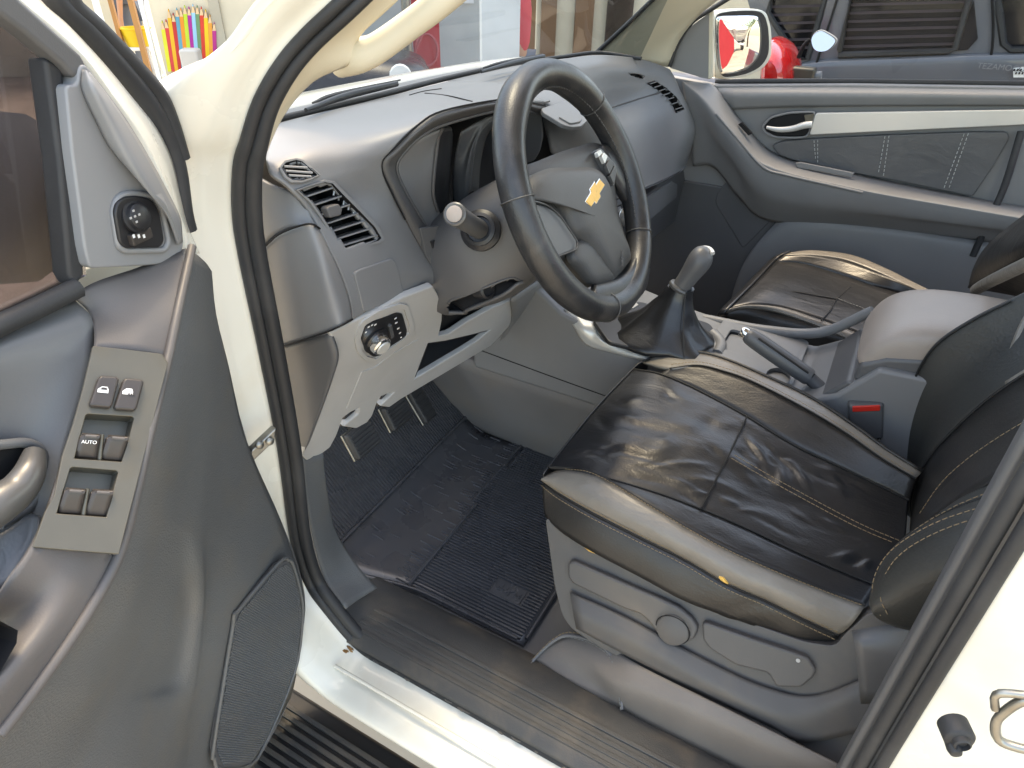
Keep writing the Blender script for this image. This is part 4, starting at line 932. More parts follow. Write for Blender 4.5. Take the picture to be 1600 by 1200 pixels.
def wr(amp, sc_, seed):
    def w_(q, a, b):
        e = math.sin(PI*min(1, max(0, b)))*min(1, 4*a+.2)
        v_ = noise.noise(Vector((q[0]*sc_+seed, q[1]*sc_*.45, seed)))+.6*noise.noise(Vector((q[0]*sc_*2.3+q[1]*9, q[1]*sc_*.8, seed+3)))
        return q+V(0, 0, amp*e*v_)
    return w_
_w1, _w2 = wr(.005, 12, 1), creases(11, 60, .0026)
CUSH = colpatch('driver_seat', 3, 5, M['leather'], TRUCK, lambda q, a, b: _w2(_w1(q, a, b), a, b), nu=34, nv=16)
CUSH['label'] = 'black leather driver seat with bronze bolsters'
# front roll of the cushion
front = [G[0][k] for k in range(2, 8)]
surf('cushion_front', [front, [q+V(.012, .004, -.014) for q in front], [q+V(.025, .002, -.05) for q in front], [q+V(.035, -.02, -.12) for q in front]], M['leather'], CUSH, 5, 5, .003)
colpatch('side_strip', 2, 3, M['leather'], CUSH, wr(.002, 30, 5), 1)
colpatch('bronze_bolster', 1, 2, M['tan'], CUSH, lambda q, a, b: q+V(-.012*math.sin(PI*b), 0, .006*math.sin(PI*b))+V(0, 0, .0016*noise.noise(Vector((q[1]*90, q[0]*20, 2)))*(a > .45)))
colpatch('seat_valance', 0, 1, M['leather2'], CUSH, lambda q, a, b: q+V(-.004*math.sin(PI*b)+.0035*noise.noise(Vector((q[1]*35+q[2]*60, q[2]*15, 7)))*max(0, a-.35)*2, 0, 0))
colpatch('right_bolster', 5, 6, M['leather2'], CUSH, wr(.002, 40, 9), 1)
colpatch('right_bronze_edge', 6, 7, M['tan'], CUSH, None, 0)
rb_ = [r[7] for r in G]
surf('right_side', [rb_, [q+V(.02, 0, -.02) for q in rb_], [q+V(.03, 0, -.10) for q in rb_], [q+V(.03, 0, -.2) for q in rb_]], M['leather2'], CUSH, 4, 4, .005)
def seamline(name, pts, m_, r=.0016, lift=.0008): return tube(name, [q+V(0, 0, lift) for q in pts], r, m_, CUSH, 6, 5)
dk = mat('seam_black', (.008, .008, .008), .6)  # even near-black for the seat seams
seamline('seam', [r[3] for r in G], dk, .0015); seamline('seam', [r[2] for r in G[1:]], dk, .0018)
seamline('seam', [r[5] for r in G], dk, .0016); seamline('seam', [r[1] for r in G], dk, .0022)
seamline('seam', [r[6] for r in G[1:]], dk, .0014)
seamline('seam', zrow([(1096, 796, .366), (1118, 752, .376), (1142, 706, .382), (1156, 676, .39), (1167, 652, .397)]), dk, .0017, .003)
for dx in (0, 5):
    stitch('stitching', [q+V(0, 0, .004) for q in zrow([(1142+dx, 719-dx, .381), (1180+dx, 741-dx, .376), (1217+dx, 762-dx, .372), (1300+dx, 807-dx, .359), (1350+dx, 832-dx, .352), (1400+dx, 853-dx, .348)])], M['thread'], CUSH, .006, .002, .0006)
stitch('stitching', [q+V(-.001, 0, .007) for q in [r[1] for r in G]], M['thread'], CUSH, .005, .0022, .0007)
stitch('stitching', [q+V(-.006, 0, -.004) for q in [r[1] for r in G]], M['thread'], CUSH, .005, .0022, .0006)
stitch('stitching', [q+V(0, 0, .004) for q in [r[6]*.85+r[7]*.15 for r in G[1:]]], M['thread'], CUSH, .005, .0022, .0006)
stitch('stitching', [q+V(-.003, 0, .0015) for q in [r[2] for r in G[1:]]], M['thread'], CUSH, .004, .0022, .0005)
for L in ([(911, 854), (918, 855), (928, 862), (931, 866), (920, 862)], [(1122, 902), (1130, 904), (1138, 914), (1132, 911), (1126, 907)]):
    q0 = P(*L[0], x=-.595); pp = plane3(P(850, 808, z=.285)+V(-.006, 0, 0), P(1065, 937, z=.262)+V(-.006, 0, 0), P(925, 802, z=.336)+V(-.010, 0, 0))
    plate('worn_patch', on(sh(pp, .002), L), M['foam'], CUSH, .004, .001)
# seat side plastic shell
SSP = plane3(G[0][0]+V(-.004, 0, 0), G[6][0]+V(-.004, 0, 0), V(-.60, -.2, .12))
shell = [(851, 806), (883, 832), (933, 863), (1000, 898), (1092, 946), (1175, 974), (1258, 1003), (1305, 1010), (1320, 990), (1360, 955), (1420, 960), (1520, 960), (1480, 1080), (1440, 1210), (1310, 1205), (1230, 1150), (1127, 1100), (1000, 1046), (925, 1004), (893, 983), (878, 962), (866, 915)]
SHELL = plate('seat_side_shell', rnd(on(SSP, shell), .012, 3), M['seatpl'], CUSH, .03, .006, 3)
lv = zm(1000, 860, 2.667, [(-265, 75), (-215, 65), (-20, 165), (60, 205), (130, 215), (200, 260), (235, 310), (225, 360), (190, 388), (120, 385), (70, 345), (40, 300), (10, 262), (-50, 245), (-250, 145)])
LV = plate('height_lever', rnd(on(sh(SSP, .012), [(887, 880), (895, 876), (1000, 922), (1035, 937), (1062, 950), (1083, 968), (1091, 982), (1085, 999), (1068, 1007), (1045, 1004), (1026, 990), (1015, 974), (1000, 960), (975, 952), (893, 912), (886, 900)]), .006), M['seatpl'], CUSH, .016, .005, 3)
disc('lever_disc', P(1051, 984, sh(SSP, .012)), SSP[1], [(.024, 0), (.024, .0022), (.0225, .003), (.002, .0032)], M['seatpl'], LV, 32)
tube('disc_groove', [P(1051, 984, sh(SSP, .0135))+.0262*(math.cos(A)*V(0, 1, 0)+math.sin(A)*V(.1, 0, 1)) for A in np.linspace(0, 2*PI, 20, endpoint=False)], .0009, M['black'], LV, 6, 2, True)
RL = plate('recline_lever', rnd(on(sh(SSP, .012), [(1097, 975), (1103, 973), (1180, 1000), (1235, 1018), (1262, 1028), (1275, 1047), (1272, 1058), (1252, 1075), (1213, 1074), (1200, 1052), (1150, 1040), (1110, 1015), (1098, 1000)]), .005), M['seatpl'], CUSH, .016, .004, 3)
disc('dot', P(1247, 1032, sh(SSP, .0125)), SSP[1], [(.003, 0), (.003, .0006), (.001, .0008)], M['trim'], RL, 10)
surf('side_hollow', [[P(i, j, sh(SSP, o)) for i, j, o in r] for r in (
    [(890, 925, .008), (980, 965, .006), (1100, 1030, .006), (1200, 1075, .006), (1280, 1085, .004), (1400, 1035, .01), (1465, 1005, .016)],
    [(895, 955, .018), (980, 995, .018), (1100, 1062, .018), (1200, 1110, .018), (1260, 1118, .014), (1380, 1075, .014), (1450, 1040, .018)],
    [(900, 982, .014), (980, 1025, .014), (1100, 1085, .014), (1200, 1133, .014), (1260, 1160, .012), (1380, 1130, .012), (1440, 1080, .014)])], M['seatpl'], SHELL, 5, 5, .006)
# backrest
def yrow(L): return [P(i, j, y=y) for i, j, y in L]
def xrow(L, x): return [P(i, j, x=(x if np.isscalar(x) else x[k])) for k, (i, j) in enumerate(L)]
def tow(L, d=.004): return [q+(CAM-q)/np.linalg.norm(CAM-q)*d for q in L]
_s = [(1404, 800), (1408, 745), (1410, 660), (1430, 590), (1462, 540), (1520, 500), (1580, 470), (1640, 440)]
_c = [(1418, 805), (1425, 752), (1440, 690), (1465, 630), (1500, 590), (1560, 545), (1610, 515), (1660, 485)]
_i = [(1424, 812), (1426, 768), (1452, 715), (1492, 670), (1542, 625), (1592, 590), (1642, 560), (1692, 530)]
S0 = xrow(_s, -.115)
BR_ = surf('driver_backrest', [[q+V(.012, -.06, -.01) for q in S0], [q+V(.010, -.015, 0) for q in S0], S0, xrow(_c, -.142), xrow(_i, -.20)], M['backrest'], TRUCK, 6, 6, .006)
BR_['label'] = 'black leather driver seat backrest with tan stitching'
surf('bolster_inlay', [tow(xrow(r, x)) for r, x in (([(1570, 602), (1573, 560), (1590, 512), (1612, 474)], (-.195, -.155, -.133, -.121)), ([(1600, 582), (1603, 545), (1615, 508), (1632, 468)], (-.195, -.155, -.133, -.121)), ([(1660, 545), (1660, 515), (1660, 480), (1660, 450)], (-.195, -.155, -.133, -.121)))], M['tan'], BR_, 4, 4, .003)
surf('back_panel', [xrow([(1422, 815), (1427, 769), (1453, 716), (1493, 671), (1543, 626), (1593, 591), (1693, 531)], -.203), xrow([(1420, 850), (1428, 815), (1458, 768), (1500, 725), (1550, 685), (1602, 652), (1700, 600)], -.33), xrow([(1418, 890), (1420, 852), (1452, 815), (1502, 778), (1552, 748), (1610, 720), (1710, 680)], -.445)], M['leather2'], BR_, 6, 6, .006)
_ob = [([(1412, 885), (1420, 848), (1452, 814), (1502, 777), (1560, 750), (1625, 718), (1700, 690)], -.442),
       ([(1378, 895), (1392, 860), (1432, 826), (1490, 795), (1555, 770), (1622, 742), (1700, 712)], -.505),
       ([(1362, 920), (1374, 888), (1412, 850), (1475, 818), (1550, 794), (1625, 772), (1700, 750)], -.552),
       ([(1358, 940), (1363, 922), (1396, 893), (1450, 862), (1525, 834), (1600, 814), (1690, 796)], -.585),
       ([(1361, 953), (1366, 948), (1396, 938), (1440, 918), (1500, 893), (1570, 872), (1680, 856)], -.603),
       ([(1370, 966), (1378, 969), (1402, 973), (1440, 975), (1490, 970), (1550, 958), (1650, 938)], -.60),
       ([(1385, 972), (1395, 978), (1425, 986), (1460, 988), (1505, 983), (1560, 972), (1640, 956)], -.585)]
surf('outer_bolster', [xrow(L, x) for L, x in _ob], M['backrest'], BR_, 5, 5, .008)
for L, x in (([(1376, 962), (1364, 935), (1366, 902), (1385, 868), (1420, 839), (1475, 811), (1555, 786), (1625, 764)], (-.598, -.588, -.566, -.556, -.553, -.55, -.55, -.55)),
          ([(1387, 960), (1376, 936), (1379, 908), (1398, 875), (1432, 848), (1485, 823), (1560, 799), (1625, 780)], (-.601, -.595, -.578, -.57, -.566, -.563, -.562, -.562)),
          ([(1405, 852), (1435, 824), (1490, 792), (1550, 767), (1620, 740)], (-.505, -.505, -.505, -.505, -.505))):
    stitch('stitching', tow(xrow(L, x), .007), M['thread'], BR_, .006, .003, .0006)
stitch('stitching', tow(xrow([(1437, 802), (1470, 755), (1510, 718), (1560, 683), (1615, 650)], -.34), .006), M['thread'], BR_, .006, .003, .0007)
tube('seam', tow(xrow(_i[:-1], -.20), .002), .002, dk, BR_, 6, 5)
tube('seam', tow(xrow(_s[:-1], -.118), .002), .002, dk, BR_, 6, 5)
tube('seam', tow(xrow([(1392, 861), (1432, 827), (1490, 796), (1555, 771), (1622, 743)], -.505), .002), .0022, dk, BR_, 6, 5)
surf('backrest_base', [xrow(r, x) for r, x in (([(1330, 985), (1400, 975), (1470, 972), (1580, 955)], -.575), ([(1335, 1010), (1400, 1030), (1470, 1035), (1560, 1030)], -.595), ([(1345, 1100), (1400, 1100), (1460, 1100), (1530, 1100)], -.60))], M['dark'], BR_, 4, 4, .01)
# ================================================================== passenger seat
pr = [
    [(1136, 520, .31), (1134, 490, .37), (1140, 482, .385), (1180, 442, .40), (1212, 408, .41), (1224, 399, .42), (1236, 394, .425)],
    [(1160, 530, .305), (1165, 483, .385), (1172, 476, .395), (1215, 445, .408), (1255, 412, .412), (1262, 398, .43), (1272, 391, .432)],
    [(1200, 545, .30), (1210, 488, .38), (1220, 480, .39), (1262, 455, .40), (1310, 428, .405), (1318, 405, .43), (1330, 398, .432)],
    [(1245, 555, .295), (1262, 505, .372), (1275, 497, .382), (1318, 472, .392), (1360, 445, .40), (1370, 424, .425), (1382, 418, .427)],
    [(1290, 565, .29), (1310, 525, .362), (1325, 515, .374), (1368, 490, .384), (1410, 460, .392), (1418, 446, .415), (1430, 442, .417)],
    [(1340, 575, .285), (1360, 545, .355), (1378, 535, .365), (1420, 510, .376), (1455, 480, .384), (1465, 468, .40), (1478, 465, .402)]]
PG = [zrow(r) for r in pr]
PS = surf('passenger_seat', [r[2:5] for r in PG], M['leather'], TRUCK, 6, 6, .005, wr(.002, 20, 4))
PS['label'] = 'black leather passenger seat with bronze piping'
surf('bronze_bolster', [r[1:3] for r in PG], M['tan'], PS, 5, 5, .005, lambda q, a, b: q+V(-.004, 0, .004)*math.sin(PI*b))
surf('seat_valance', [r[0:2] for r in PG], M['leather2'], PS, 4, 5, .005)
surf('far_bolster', [r[4:6] for r in PG], M['leather'], PS, 4, 5, .005)
surf('bronze_edge', [r[5:7] for r in PG], M['tan'], PS, 4, 5, .005)
fr = PG[0][1:]
surf('cushion_front', [fr, [q+V(0, .02, -.02) for q in fr], [q+V(0, .03, -.12) for q in fr]], M['leather'], PS, 4, 4, .005)
tube('seam', [q+V(0, 0, .002) for q in zrow([(1283, 502, .382), (1298, 485, .388), (1308, 468, .393), (1330, 448, .398)])], .0015, dk, PS, 6, 4)
stitch('stitching', [q+V(0, 0, .003) for q in zrow([(1308, 468, .393), (1340, 480, .388), (1368, 492, .384), (1400, 505, .38)])], M['thread2'], PS, .006, .002, .0008)
tube('seam', [q+V(0, 0, .001) for q in zrow([(1190, 450, .402), (1240, 456, .40), (1308, 468, .393)])], .0012, dk, PS, 6, 4)
stitch('stitching', [q+V(0, 0, .004) for q in [r[1] for r in PG]], M['thread2'], PS, .005, .002, .0008)
PB = surf('passenger_backrest', [yrow(r) for r in ([(1512, 450, -.62), (1522, 415, -.60), (1545, 380, -.60), (1600, 335, -.62), (1660, 290, -.65)], [(1545, 455, -.64), (1560, 425, -.62), (1590, 395, -.62), (1640, 355, -.64), (1690, 320, -.66)], [(1600, 465, -.68), (1620, 445, -.68), (1650, 420, -.68), (1690, 390, -.70), (1720, 360, -.72)])], M['leather2'], TRUCK, 5, 5, .01)
tube('bronze_piping', [q+V(0, .004, .002) for q in yrow([(1528, 455, -.61), (1545, 445, -.61), (1580, 428, -.62), (1640, 400, -.64)])], .011, M['tan'], PB, 8, 4)
# ================================================================== driver door, swung open
DH = V(-.82, .28, 0); PHI = math.radians(78)
DD = V(-math.sin(PHI), -math.cos(PHI), 0); DN = V(math.cos(PHI), -math.sin(PHI), 0)
def DPL(n): return (DH+DN*n, DN)
def dd(L): return [P(i, j, DPL(n)) for i, j, n in L]
def dn(L, n): return [P(i, j, DPL(n)) for i, j in L]
low = [
    [(290, 388, .065), (296, 391, .064), (302, 394, .062), (308, 398, .06), (315, 404, .057), (323, 412, .052), (331, 424, .045)],
    [(276, 490, .10), (284, 490, .099), (294, 490, .095), (304, 490, .088), (314, 490, .078), (326, 491, .062), (338, 492, .045)],
    [(262, 562, .12), (272, 562, .119), (284, 563, .115), (298, 564, .106), (314, 565, .092), (334, 568, .068), (357, 570, .045)],
    [(235, 670, .14), (252, 675, .138), (272, 680, .13), (295, 685, .112), (318, 688, .09), (348, 690, .062), (386, 690, .04)],
    [(211, 775, .148), (232, 790, .143), (258, 800, .130), (285, 806, .108), (312, 810, .09), (360, 812, .058), (436, 806, .03)],
    [(190, 850, .152), (222, 852, .142), (254, 846, .122), (285, 843, .100), (312, 850, .088), (345, 860, .062), (460, 875, .026)],
    [(175, 899, .153), (215, 905, .140), (250, 905, .108), (285, 905, .080), (316, 900, .080), (345, 905, .060), (474, 930, .021)],
    [(134, 962, .155), (195, 965, .138), (235, 965, .100), (285, 960, .070), (316, 955, .076), (340, 960, .057), (476, 965, .02)],
    [(66, 1060, .155), (145, 1060, .135), (195, 1060, .098), (262, 1060, .062), (303, 1060, .067), (330, 1065, .051), (460, 1070, .015)],
    [(30, 1105, .155), (110, 1110, .132), (160, 1110, .105), (225, 1100, .082), (290, 1110, .062), (322, 1115, .047), (444, 1110, .012)],
    [(-20, 1170, .155), (60, 1180, .13), (120, 1180, .11), (190, 1170, .095), (275, 1180, .062), (312, 1185, .043), (415, 1165, .01)],
    [(-70, 1250, .155), (10, 1260, .13), (80, 1260, .11), (160, 1260, .095), (262, 1260, .06), (300, 1260, .04), (370, 1250, .005)]]
DOOR = surf('driver_door', [dd(r) for r in low], M['door'], TRUCK, 7, 6, .006)
DOOR['label'] = 'open driver door with grey plastic trim and window switches'
# armrest and upper switch console
arm = [
    [(112, 462, .045), (150, 440, .05), (215, 418, .055), (300, 386, .065)],
    [(140, 492, .055), (175, 490, .07), (225, 482, .085), (280, 476, .10)],
    [(146, 545, .085), (180, 547, .095), (220, 552, .108), (262, 562, .12)],
    [(114, 662, .11), (155, 664, .12), (195, 667, .13), (235, 672, .141)],
    [(80, 780, .122), (125, 778, .13), (170, 776, .14), (211, 777, .149)],
    [(50, 855, .13), (95, 860, .137), (140, 864, .145), (186, 868, .153)],
    [(5, 920, .125), (55, 930, .135), (95, 945, .15), (136, 963, .156)],
    [(-50, 1000, .08), (-20, 1010, .10), (20, 1030, .15), (68, 1061, .156)],
    [(-100, 1080, .06), (-80, 1090, .08), (-50, 1105, .15), (2, 1148, .156)]]
ARM = surf('armrest', [dd(r) for r in arm], M['armpl'], DOOR, 6, 6, .005)
tube('armrest_edge', dd([(300, 386, .066), (280, 476, .101), (262, 562, .121), (235, 671, .142), (211, 776, .150), (186, 867, .154), (135, 962, .157), (67, 1060, .157), (0, 1148, .157)]), .0045, M['armpl'], DOOR, 8, 5)
# switch bezel
SWL = hplane(ARM, (148, 552), (250, 562), (150, 850))
SWL = sh(SWL, max(((hit(ARM, i, j)-SWL[0]) @ SWL[1]) for i, j in [(150, 552), (200, 560), (250, 566), (120, 670), (170, 670), (225, 675), (90, 770), (150, 775), (205, 775), (70, 850), (120, 855), (180, 855)])-.004)
cut(ARM, [(150, 548), (250, 558), (256, 572), (182, 860), (58, 850), (88, 775), (118, 662)])
zb = lambda L: zm(60, 540, 3.53, L)
bez = [(145, 540), (200, 546), (254, 553), (263, 567), (186, 866), (120, 861), (50, 855), (70, 800), (84, 775), (97, 712), (114, 662), (130, 605)]
pockets = [zb([(262, 385), (275, 377), (520, 392), (527, 402), (505, 490), (460, 640), (200, 622), (232, 500)]), zb([(175, 680), (190, 670), (430, 690), (440, 700), (415, 790), (375, 945), (103, 925), (140, 800)])]
BZ = plate('switch_bezel', on(sh(SWL, .006), bez), M['bezel'], DOOR, .006, .002, holes=[on(sh(SWL, .006), q) for q in pockets])
dpt = -SWL[1]
for q in pockets: recess('switch_well', on(sh(SWL, .0055), q), .016, M['bezel'], BZ, .94)
for L in ([(330, 178), (345, 163), (430, 168), (448, 182), (410, 330), (395, 342), (295, 332), (283, 318)], [(468, 190), (482, 177), (572, 184), (585, 198), (545, 345), (530, 357), (432, 350), (420, 335)]):
    bt = plate('lock_button', rnd(on(sh(SWL, .012), zb(L)), .002), M['button'], BZ, .012, .003, 3)
for L in ([(240, 482), (338, 488), (325, 625), (205, 615)], [(385, 492), (498, 500), (462, 638), (350, 628)], [(152, 782), (258, 790), (232, 932), (108, 925)], [(300, 790), (415, 796), (378, 942), (262, 934)]):
    A = on(sh(SWL, .009), zb(L)); B = on(sh(SWL, .002), zb(L))
    k = surf('window_switch', [[A[0], A[1]], [A[0]*.85+A[3]*.15+SWL[1]*.002, A[1]*.85+A[2]*.15+SWL[1]*.002], [A[0]*.35+A[3]*.65-SWL[1]*.003, A[1]*.35+A[2]*.65-SWL[1]*.003], [B[3], B[2]]], M['button'], BZ, 4, 5, .008)
    c0 = A[0]*.86+A[3]*.14; c1 = A[1]*.86+A[2]*.14
    tube('switch_mark', [c0*.8+c1*.2+SWL[1]*.003, c0*.2+c1*.8+SWL[1]*.003], .0013, M['armpl'], k, 6, 1)
for a, b in (((352, 490), (338, 628)), ((272, 790), (248, 935))):
    tube('switch_divider', [P(*zb([a])[0], sh(SWL, .008)), P(*zb([b])[0], sh(SWL, .003))], .0016, M['bezel'], BZ, 8, 2)
rr = P(*zb([(330, 535)])[0], SWL)-P(*zb([(250, 530)])[0], SWL); uu = P(*zb([(300, 400)])[0], SWL)-P(*zb([(270, 600)])[0], SWL)
text('auto_lettering', 'AUTO', P(*zb([(280, 533)])[0], sh(SWL, .0112)), rr, uu, .0027, M['glow'], BZ)
for c, s in ((zb([(357, 245)])[0], 0), (zb([(493, 255)])[0], 1)):
    q = P(*c, sh(SWL, .0124)); r1 = rr/np.linalg.norm(rr); u1 = uu-r1*np.dot(uu, r1); u1 /= np.linalg.norm(u1)
    ic = plate('icon', [q+r1*a+u1*b for a, b in ((-.0038, -.0022), (.0038, -.0022), (.0038, .0008), (.003, .003), (-.001, .003), (-.0038, .0004))], M['glow'], BZ, .0008, 0)
    plate('icon', [q+SWL[1]*.0003+r1*a+u1*b for a, b in ((-.002, .0003), (.0028, .0003), (.0024, .0022), (-.0008, .0022))], M['button'], BZ, .0006, 0) if s == 0 else [obox('icon', q+SWL[1]*.0003+r1*(.001+.0018*t)+u1*-.0018, (r1, u1, SWL[1]), (.0006, .0006, .0003), M['button'], BZ, 0) for t in range(3)]
# upper soft panel, lower insert, pull handle
surf('upper_panel', [dd(r) for r in (
    [(-60, 545, .04), (0, 515, .04), (60, 488, .04), (118, 470, .045)],
    [(-60, 580, .06), (0, 555, .06), (70, 530, .062), (146, 505, .065)],
    [(-60, 680, .062), (0, 650, .064), (60, 620, .07), (139, 590, .082)],
    [(-60, 760, .062), (0, 735, .066), (50, 715, .075), (104, 700, .09)],
    [(-60, 860, .066), (0, 830, .072), (40, 812, .08), (78, 800, .095)],
    [(-60, 960, .08), (-20, 930, .085), (20, 900, .09), (45, 870, .105)])], M['doorsoft'], DOOR, 5, 5, .005)
surf('lower_insert', [dd(r) for r in ([(-20, 845, .09), (15, 825, .092), (45, 803, .094), (60, 806, .102)], [(-20, 880, .095), (15, 865, .1), (42, 845, .104), (58, 832, .11)], [(-20, 935, .1), (5, 915, .106), (30, 885, .112), (48, 862, .118)])], M['insert'], DOOR, 5, 4, .005)
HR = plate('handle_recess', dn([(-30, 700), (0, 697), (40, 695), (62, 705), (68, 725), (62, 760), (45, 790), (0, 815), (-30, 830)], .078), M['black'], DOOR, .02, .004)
tube('recess_rim', dn([(-20, 697), (10, 694), (40, 692), (62, 702), (69, 728), (62, 765), (42, 797), (0, 820)], .08), .004, M['doorsoft'], DOOR, 8, 5)
tube('door_handle', dd([(-40, 815, .098), (0, 787, .10), (28, 765, .10), (46, 738, .098), (54, 708, .088)]), [.015, .0145, .013, .011, .008], M['handle'], DOOR, 14, 5)
recess('pull_cup', dn([(-40, 985), (0, 970), (28, 985), (26, 1005), (0, 1050), (-40, 1080)], .152), .06, M['darker'], DOOR, .8)
# speaker grille
spk = [(450, 874), (459, 886), (470, 927), (473, 962), (465, 1032), (444, 1095), (416, 1158), (392, 1195), (345, 1203), (335, 1185), (334, 1165), (364, 976), (371, 955), (434, 881)]
SPL = hplane(DOOR, (446, 884), (466, 965), (350, 1180))
SPL = sh(SPL, max(((hit(DOOR, i, j)-SPL[0]) @ SPL[1]) for i, j in [(446, 884), (466, 965), (400, 1000), (380, 1100), (440, 1050), (345, 1180), (370, 980)])+.0)
GR = plate('speaker_grille', on(sh(SPL, .004), spk), M['dark'], DOOR, .008, .003)
def inpoly(x, y, poly):
    c = False
    for (x1, y1), (x2, y2) in zip(poly, poly[1:]+poly[:1]):
        if (y1 > y) != (y2 > y) and x < (x2-x1)*(y-y1)/(y2-y1)+x1: c = not c
    return c
sp3 = on(sh(SPL, .0045), spk); g0 = sum(sp3)/len(sp3)
g1 = P(430, 1000, SPL)-P(400, 985, SPL); g1 /= np.linalg.norm(g1); g2 = np.cross(SPL[1], g1)
poly2 = [((q-g0)@g1*.955, (q-g0)@g2*.955) for q in sp3]
gv = []; gf = []
def bar(a, b, h, wd):
    t = (b-a)/np.linalg.norm(b-a); s = np.cross(SPL[1], t); k = len(gv)
    for q in (a, b):
        for e, u in ((-wd, 0), (-wd*.4, h), (wd*.4, h), (wd, 0)): gv.append(q+s*e+SPL[1]*u)
    for e in range(3): gf.append((k+e, k+e+1, k+e+5, k+e+4))
for dirn, stp, h in ((0, .0030, .0016), (1, .0042, .0010)):
    y = -.30
    while y < .30:
        x = -.30; run = None
        while x < .301:
            ins = inpoly(x, y, poly2) if dirn == 0 else inpoly(y, x, poly2)
            pt = g0+(g1*x+g2*y if dirn == 0 else g1*y+g2*x)
            if ins and run is None: run = pt
            if (not ins) and run is not None:
                bar(run, last, h, .0009) if np.linalg.norm(last-run) > .003 else None; run = None
            last = pt; x += .0015
        y += stp
gm = mk('grille_mesh', gv, gf, M['door'], GR, smooth=False); gm['kind'] = 'stuff'
tube('grille_rim', [q for q in on(sh(SPL, .004), spk)], .0028, M['door'], GR, 8, 3, True)
surf('trim_edge', [dd(r) for r in ([(331, 424, .045), (338, 492, .045), (357, 570, .045), (386, 690, .04), (436, 806, .03), (466, 885, .025), (477, 955, .02), (458, 1075, .015), (422, 1155, .01), (372, 1240, .005)], [(331, 424, .02), (338, 492, .02), (357, 570, .018), (386, 690, .01), (436, 806, 0), (466, 885, -.005), (477, 955, -.01), (458, 1075, -.015), (422, 1155, -.02), (372, 1240, -.025)])], M['dark'], DOOR, 3, 3, .003)
# mirror sail with mirror adjuster
sl_ = [(102, 131), (121, 134), (124, 106), (131, 98), (141, 108), (170, 145), (198, 183), (225, 227), (247, 266), (268, 306), (284, 338), (288, 384), (280, 409), (235, 415), (140, 420), (132, 385), (124, 320), (113, 240)]
SAIL = plate('mirror_sail', rnd(dn(sl_, .062), .005, 2), M['sail'], DOOR, .02, .004, 3)
surf('sail_ridge', [dd(r) for r in (
    [(128, 108, .064), (134, 110, .07), (142, 114, .064)],
    [(128, 140, .064), (150, 142, .078), (170, 150, .064)],
    [(150, 190, .064), (182, 205, .08), (205, 200, .064)],
    [(172, 232, .064), (212, 262, .082), (240, 258, .064)],
    [(200, 262, .064), (238, 306, .08), (265, 306, .064)],
    [(240, 282, .064), (262, 338, .076), (282, 340, .064)],
    [(262, 345, .063), (278, 380, .068), (286, 378, .063)])], M['sail'], SAIL, 5, 5, .003)
MS = plate('mirror_switch', rnd(dn([(180, 332), (184, 316), (196, 307), (215, 306), (238, 311), (250, 330), (258, 376), (252, 387), (197, 388), (188, 380)], .068), .005), M['darker'], DOOR, .008, .002)
tube('switch_rim', rnd(dn([(176, 332), (181, 312), (194, 303), (216, 302), (241, 308), (254, 330), (263, 378), (256, 391), (195, 392), (184, 384)], .063), .008), .003, M['sail'], MS, 8, 1, True)
disc('joystick', P(211, 339, DPL(.068)), DN+V(0, 0, .2), [(.0145, 0), (.0145, .0025), (.012, .0032), (.0112, .007), (.0085, .0086), (.002, .009)], M['darker'], MS, 24)
jc = P(211, 338, DPL(.0775))
for a, b in ((.005, 0), (-.005, 0), (0, .005), (0, -.005), (0, 0)):
    obox('icon', jc+DD*a+V(0, 0, b), (DD, V(0, 0, 1), DN), (.0011, .0009, .0003), M['trim'], MS, 0)
obox('slider', P(219, 369, DPL(.070)), (DD, V(0, 0, 1), DN), (.012, .005, .003), M['button'], MS, .001)
for t in (-1, 0, 1): obox('icon', P(217+t*8, 369, DPL(.0735)), (DD, V(0, 0, 1), DN), (.0011, .0016, .0003), M['glow'], MS, 0)
# window frame: black inner trim, white strip, seals, glass
plate('frame_trim', dn([(-60, -60), (-20, -60), (34, 0), (80, 42), (128, 86), (138, 102), (130, 122), (116, 122), (97, 100), (40, 52), (0, 22), (-60, -30)], .06), M['dark'], DOOR, .02, .006, 3)
surf('frame_white', [dd(r) for r in (
    [(-30, -60, .055), (0, -62, .045), (30, -62, .03)], [(32, 0, .055), (47, 0, .045), (64, 0, .03)], [(80, 40, .055), (94, 40, .045), (108, 40, .03)],
    [(132, 90, .055), (146, 94, .045), (162, 98, .03)], [(175, 150, .05), (192, 154, .04), (210, 156, .025)], [(215, 208, .045), (230, 204, .035), (246, 202, .02)],
    [(245, 262, .045), (256, 256, .035), (269, 250, .02)], [(268, 310, .045), (275, 306, .035), (282, 304, .02)], [(285, 345, .04), (290, 350, .03), (294, 352, .02)], [(300, 395, .04), (306, 395, .03), (312, 396, .02)])], M['white'], DOOR, 4, 5, .006)
for L, r in (([(55, -70), (84, 0), (132, 46), (182, 101), (230, 160), (257, 207), (276, 262), (286, 330), (293, 360)], .010), ([(100, -70), (106, 0), (152, 46), (204, 100), (244, 146), (264, 190), (282, 248)], .010)):
    tube('frame_seal', dn(L, .015), r, M['rubber'], DOOR, 10, 5)
surf('frame_outer', [dd(r) for r in ([(75, -70, .02), (92, 0, .02), (140, 46, .02), (192, 101, .02), (236, 154, .02), (260, 200, .02)], [(88, -70, .0), (98, 0, .0), (146, 46, .0), (198, 101, .0), (240, 150, .0), (262, 195, .0)])], M['dark'], DOOR, 4, 4, .004)
plate('glass_run', dn([(70, 88), (100, 104), (104, 160), (126, 330), (134, 430), (118, 450), (108, 430), (92, 250)], .052), M['rubber'], DOOR, .02, .004)
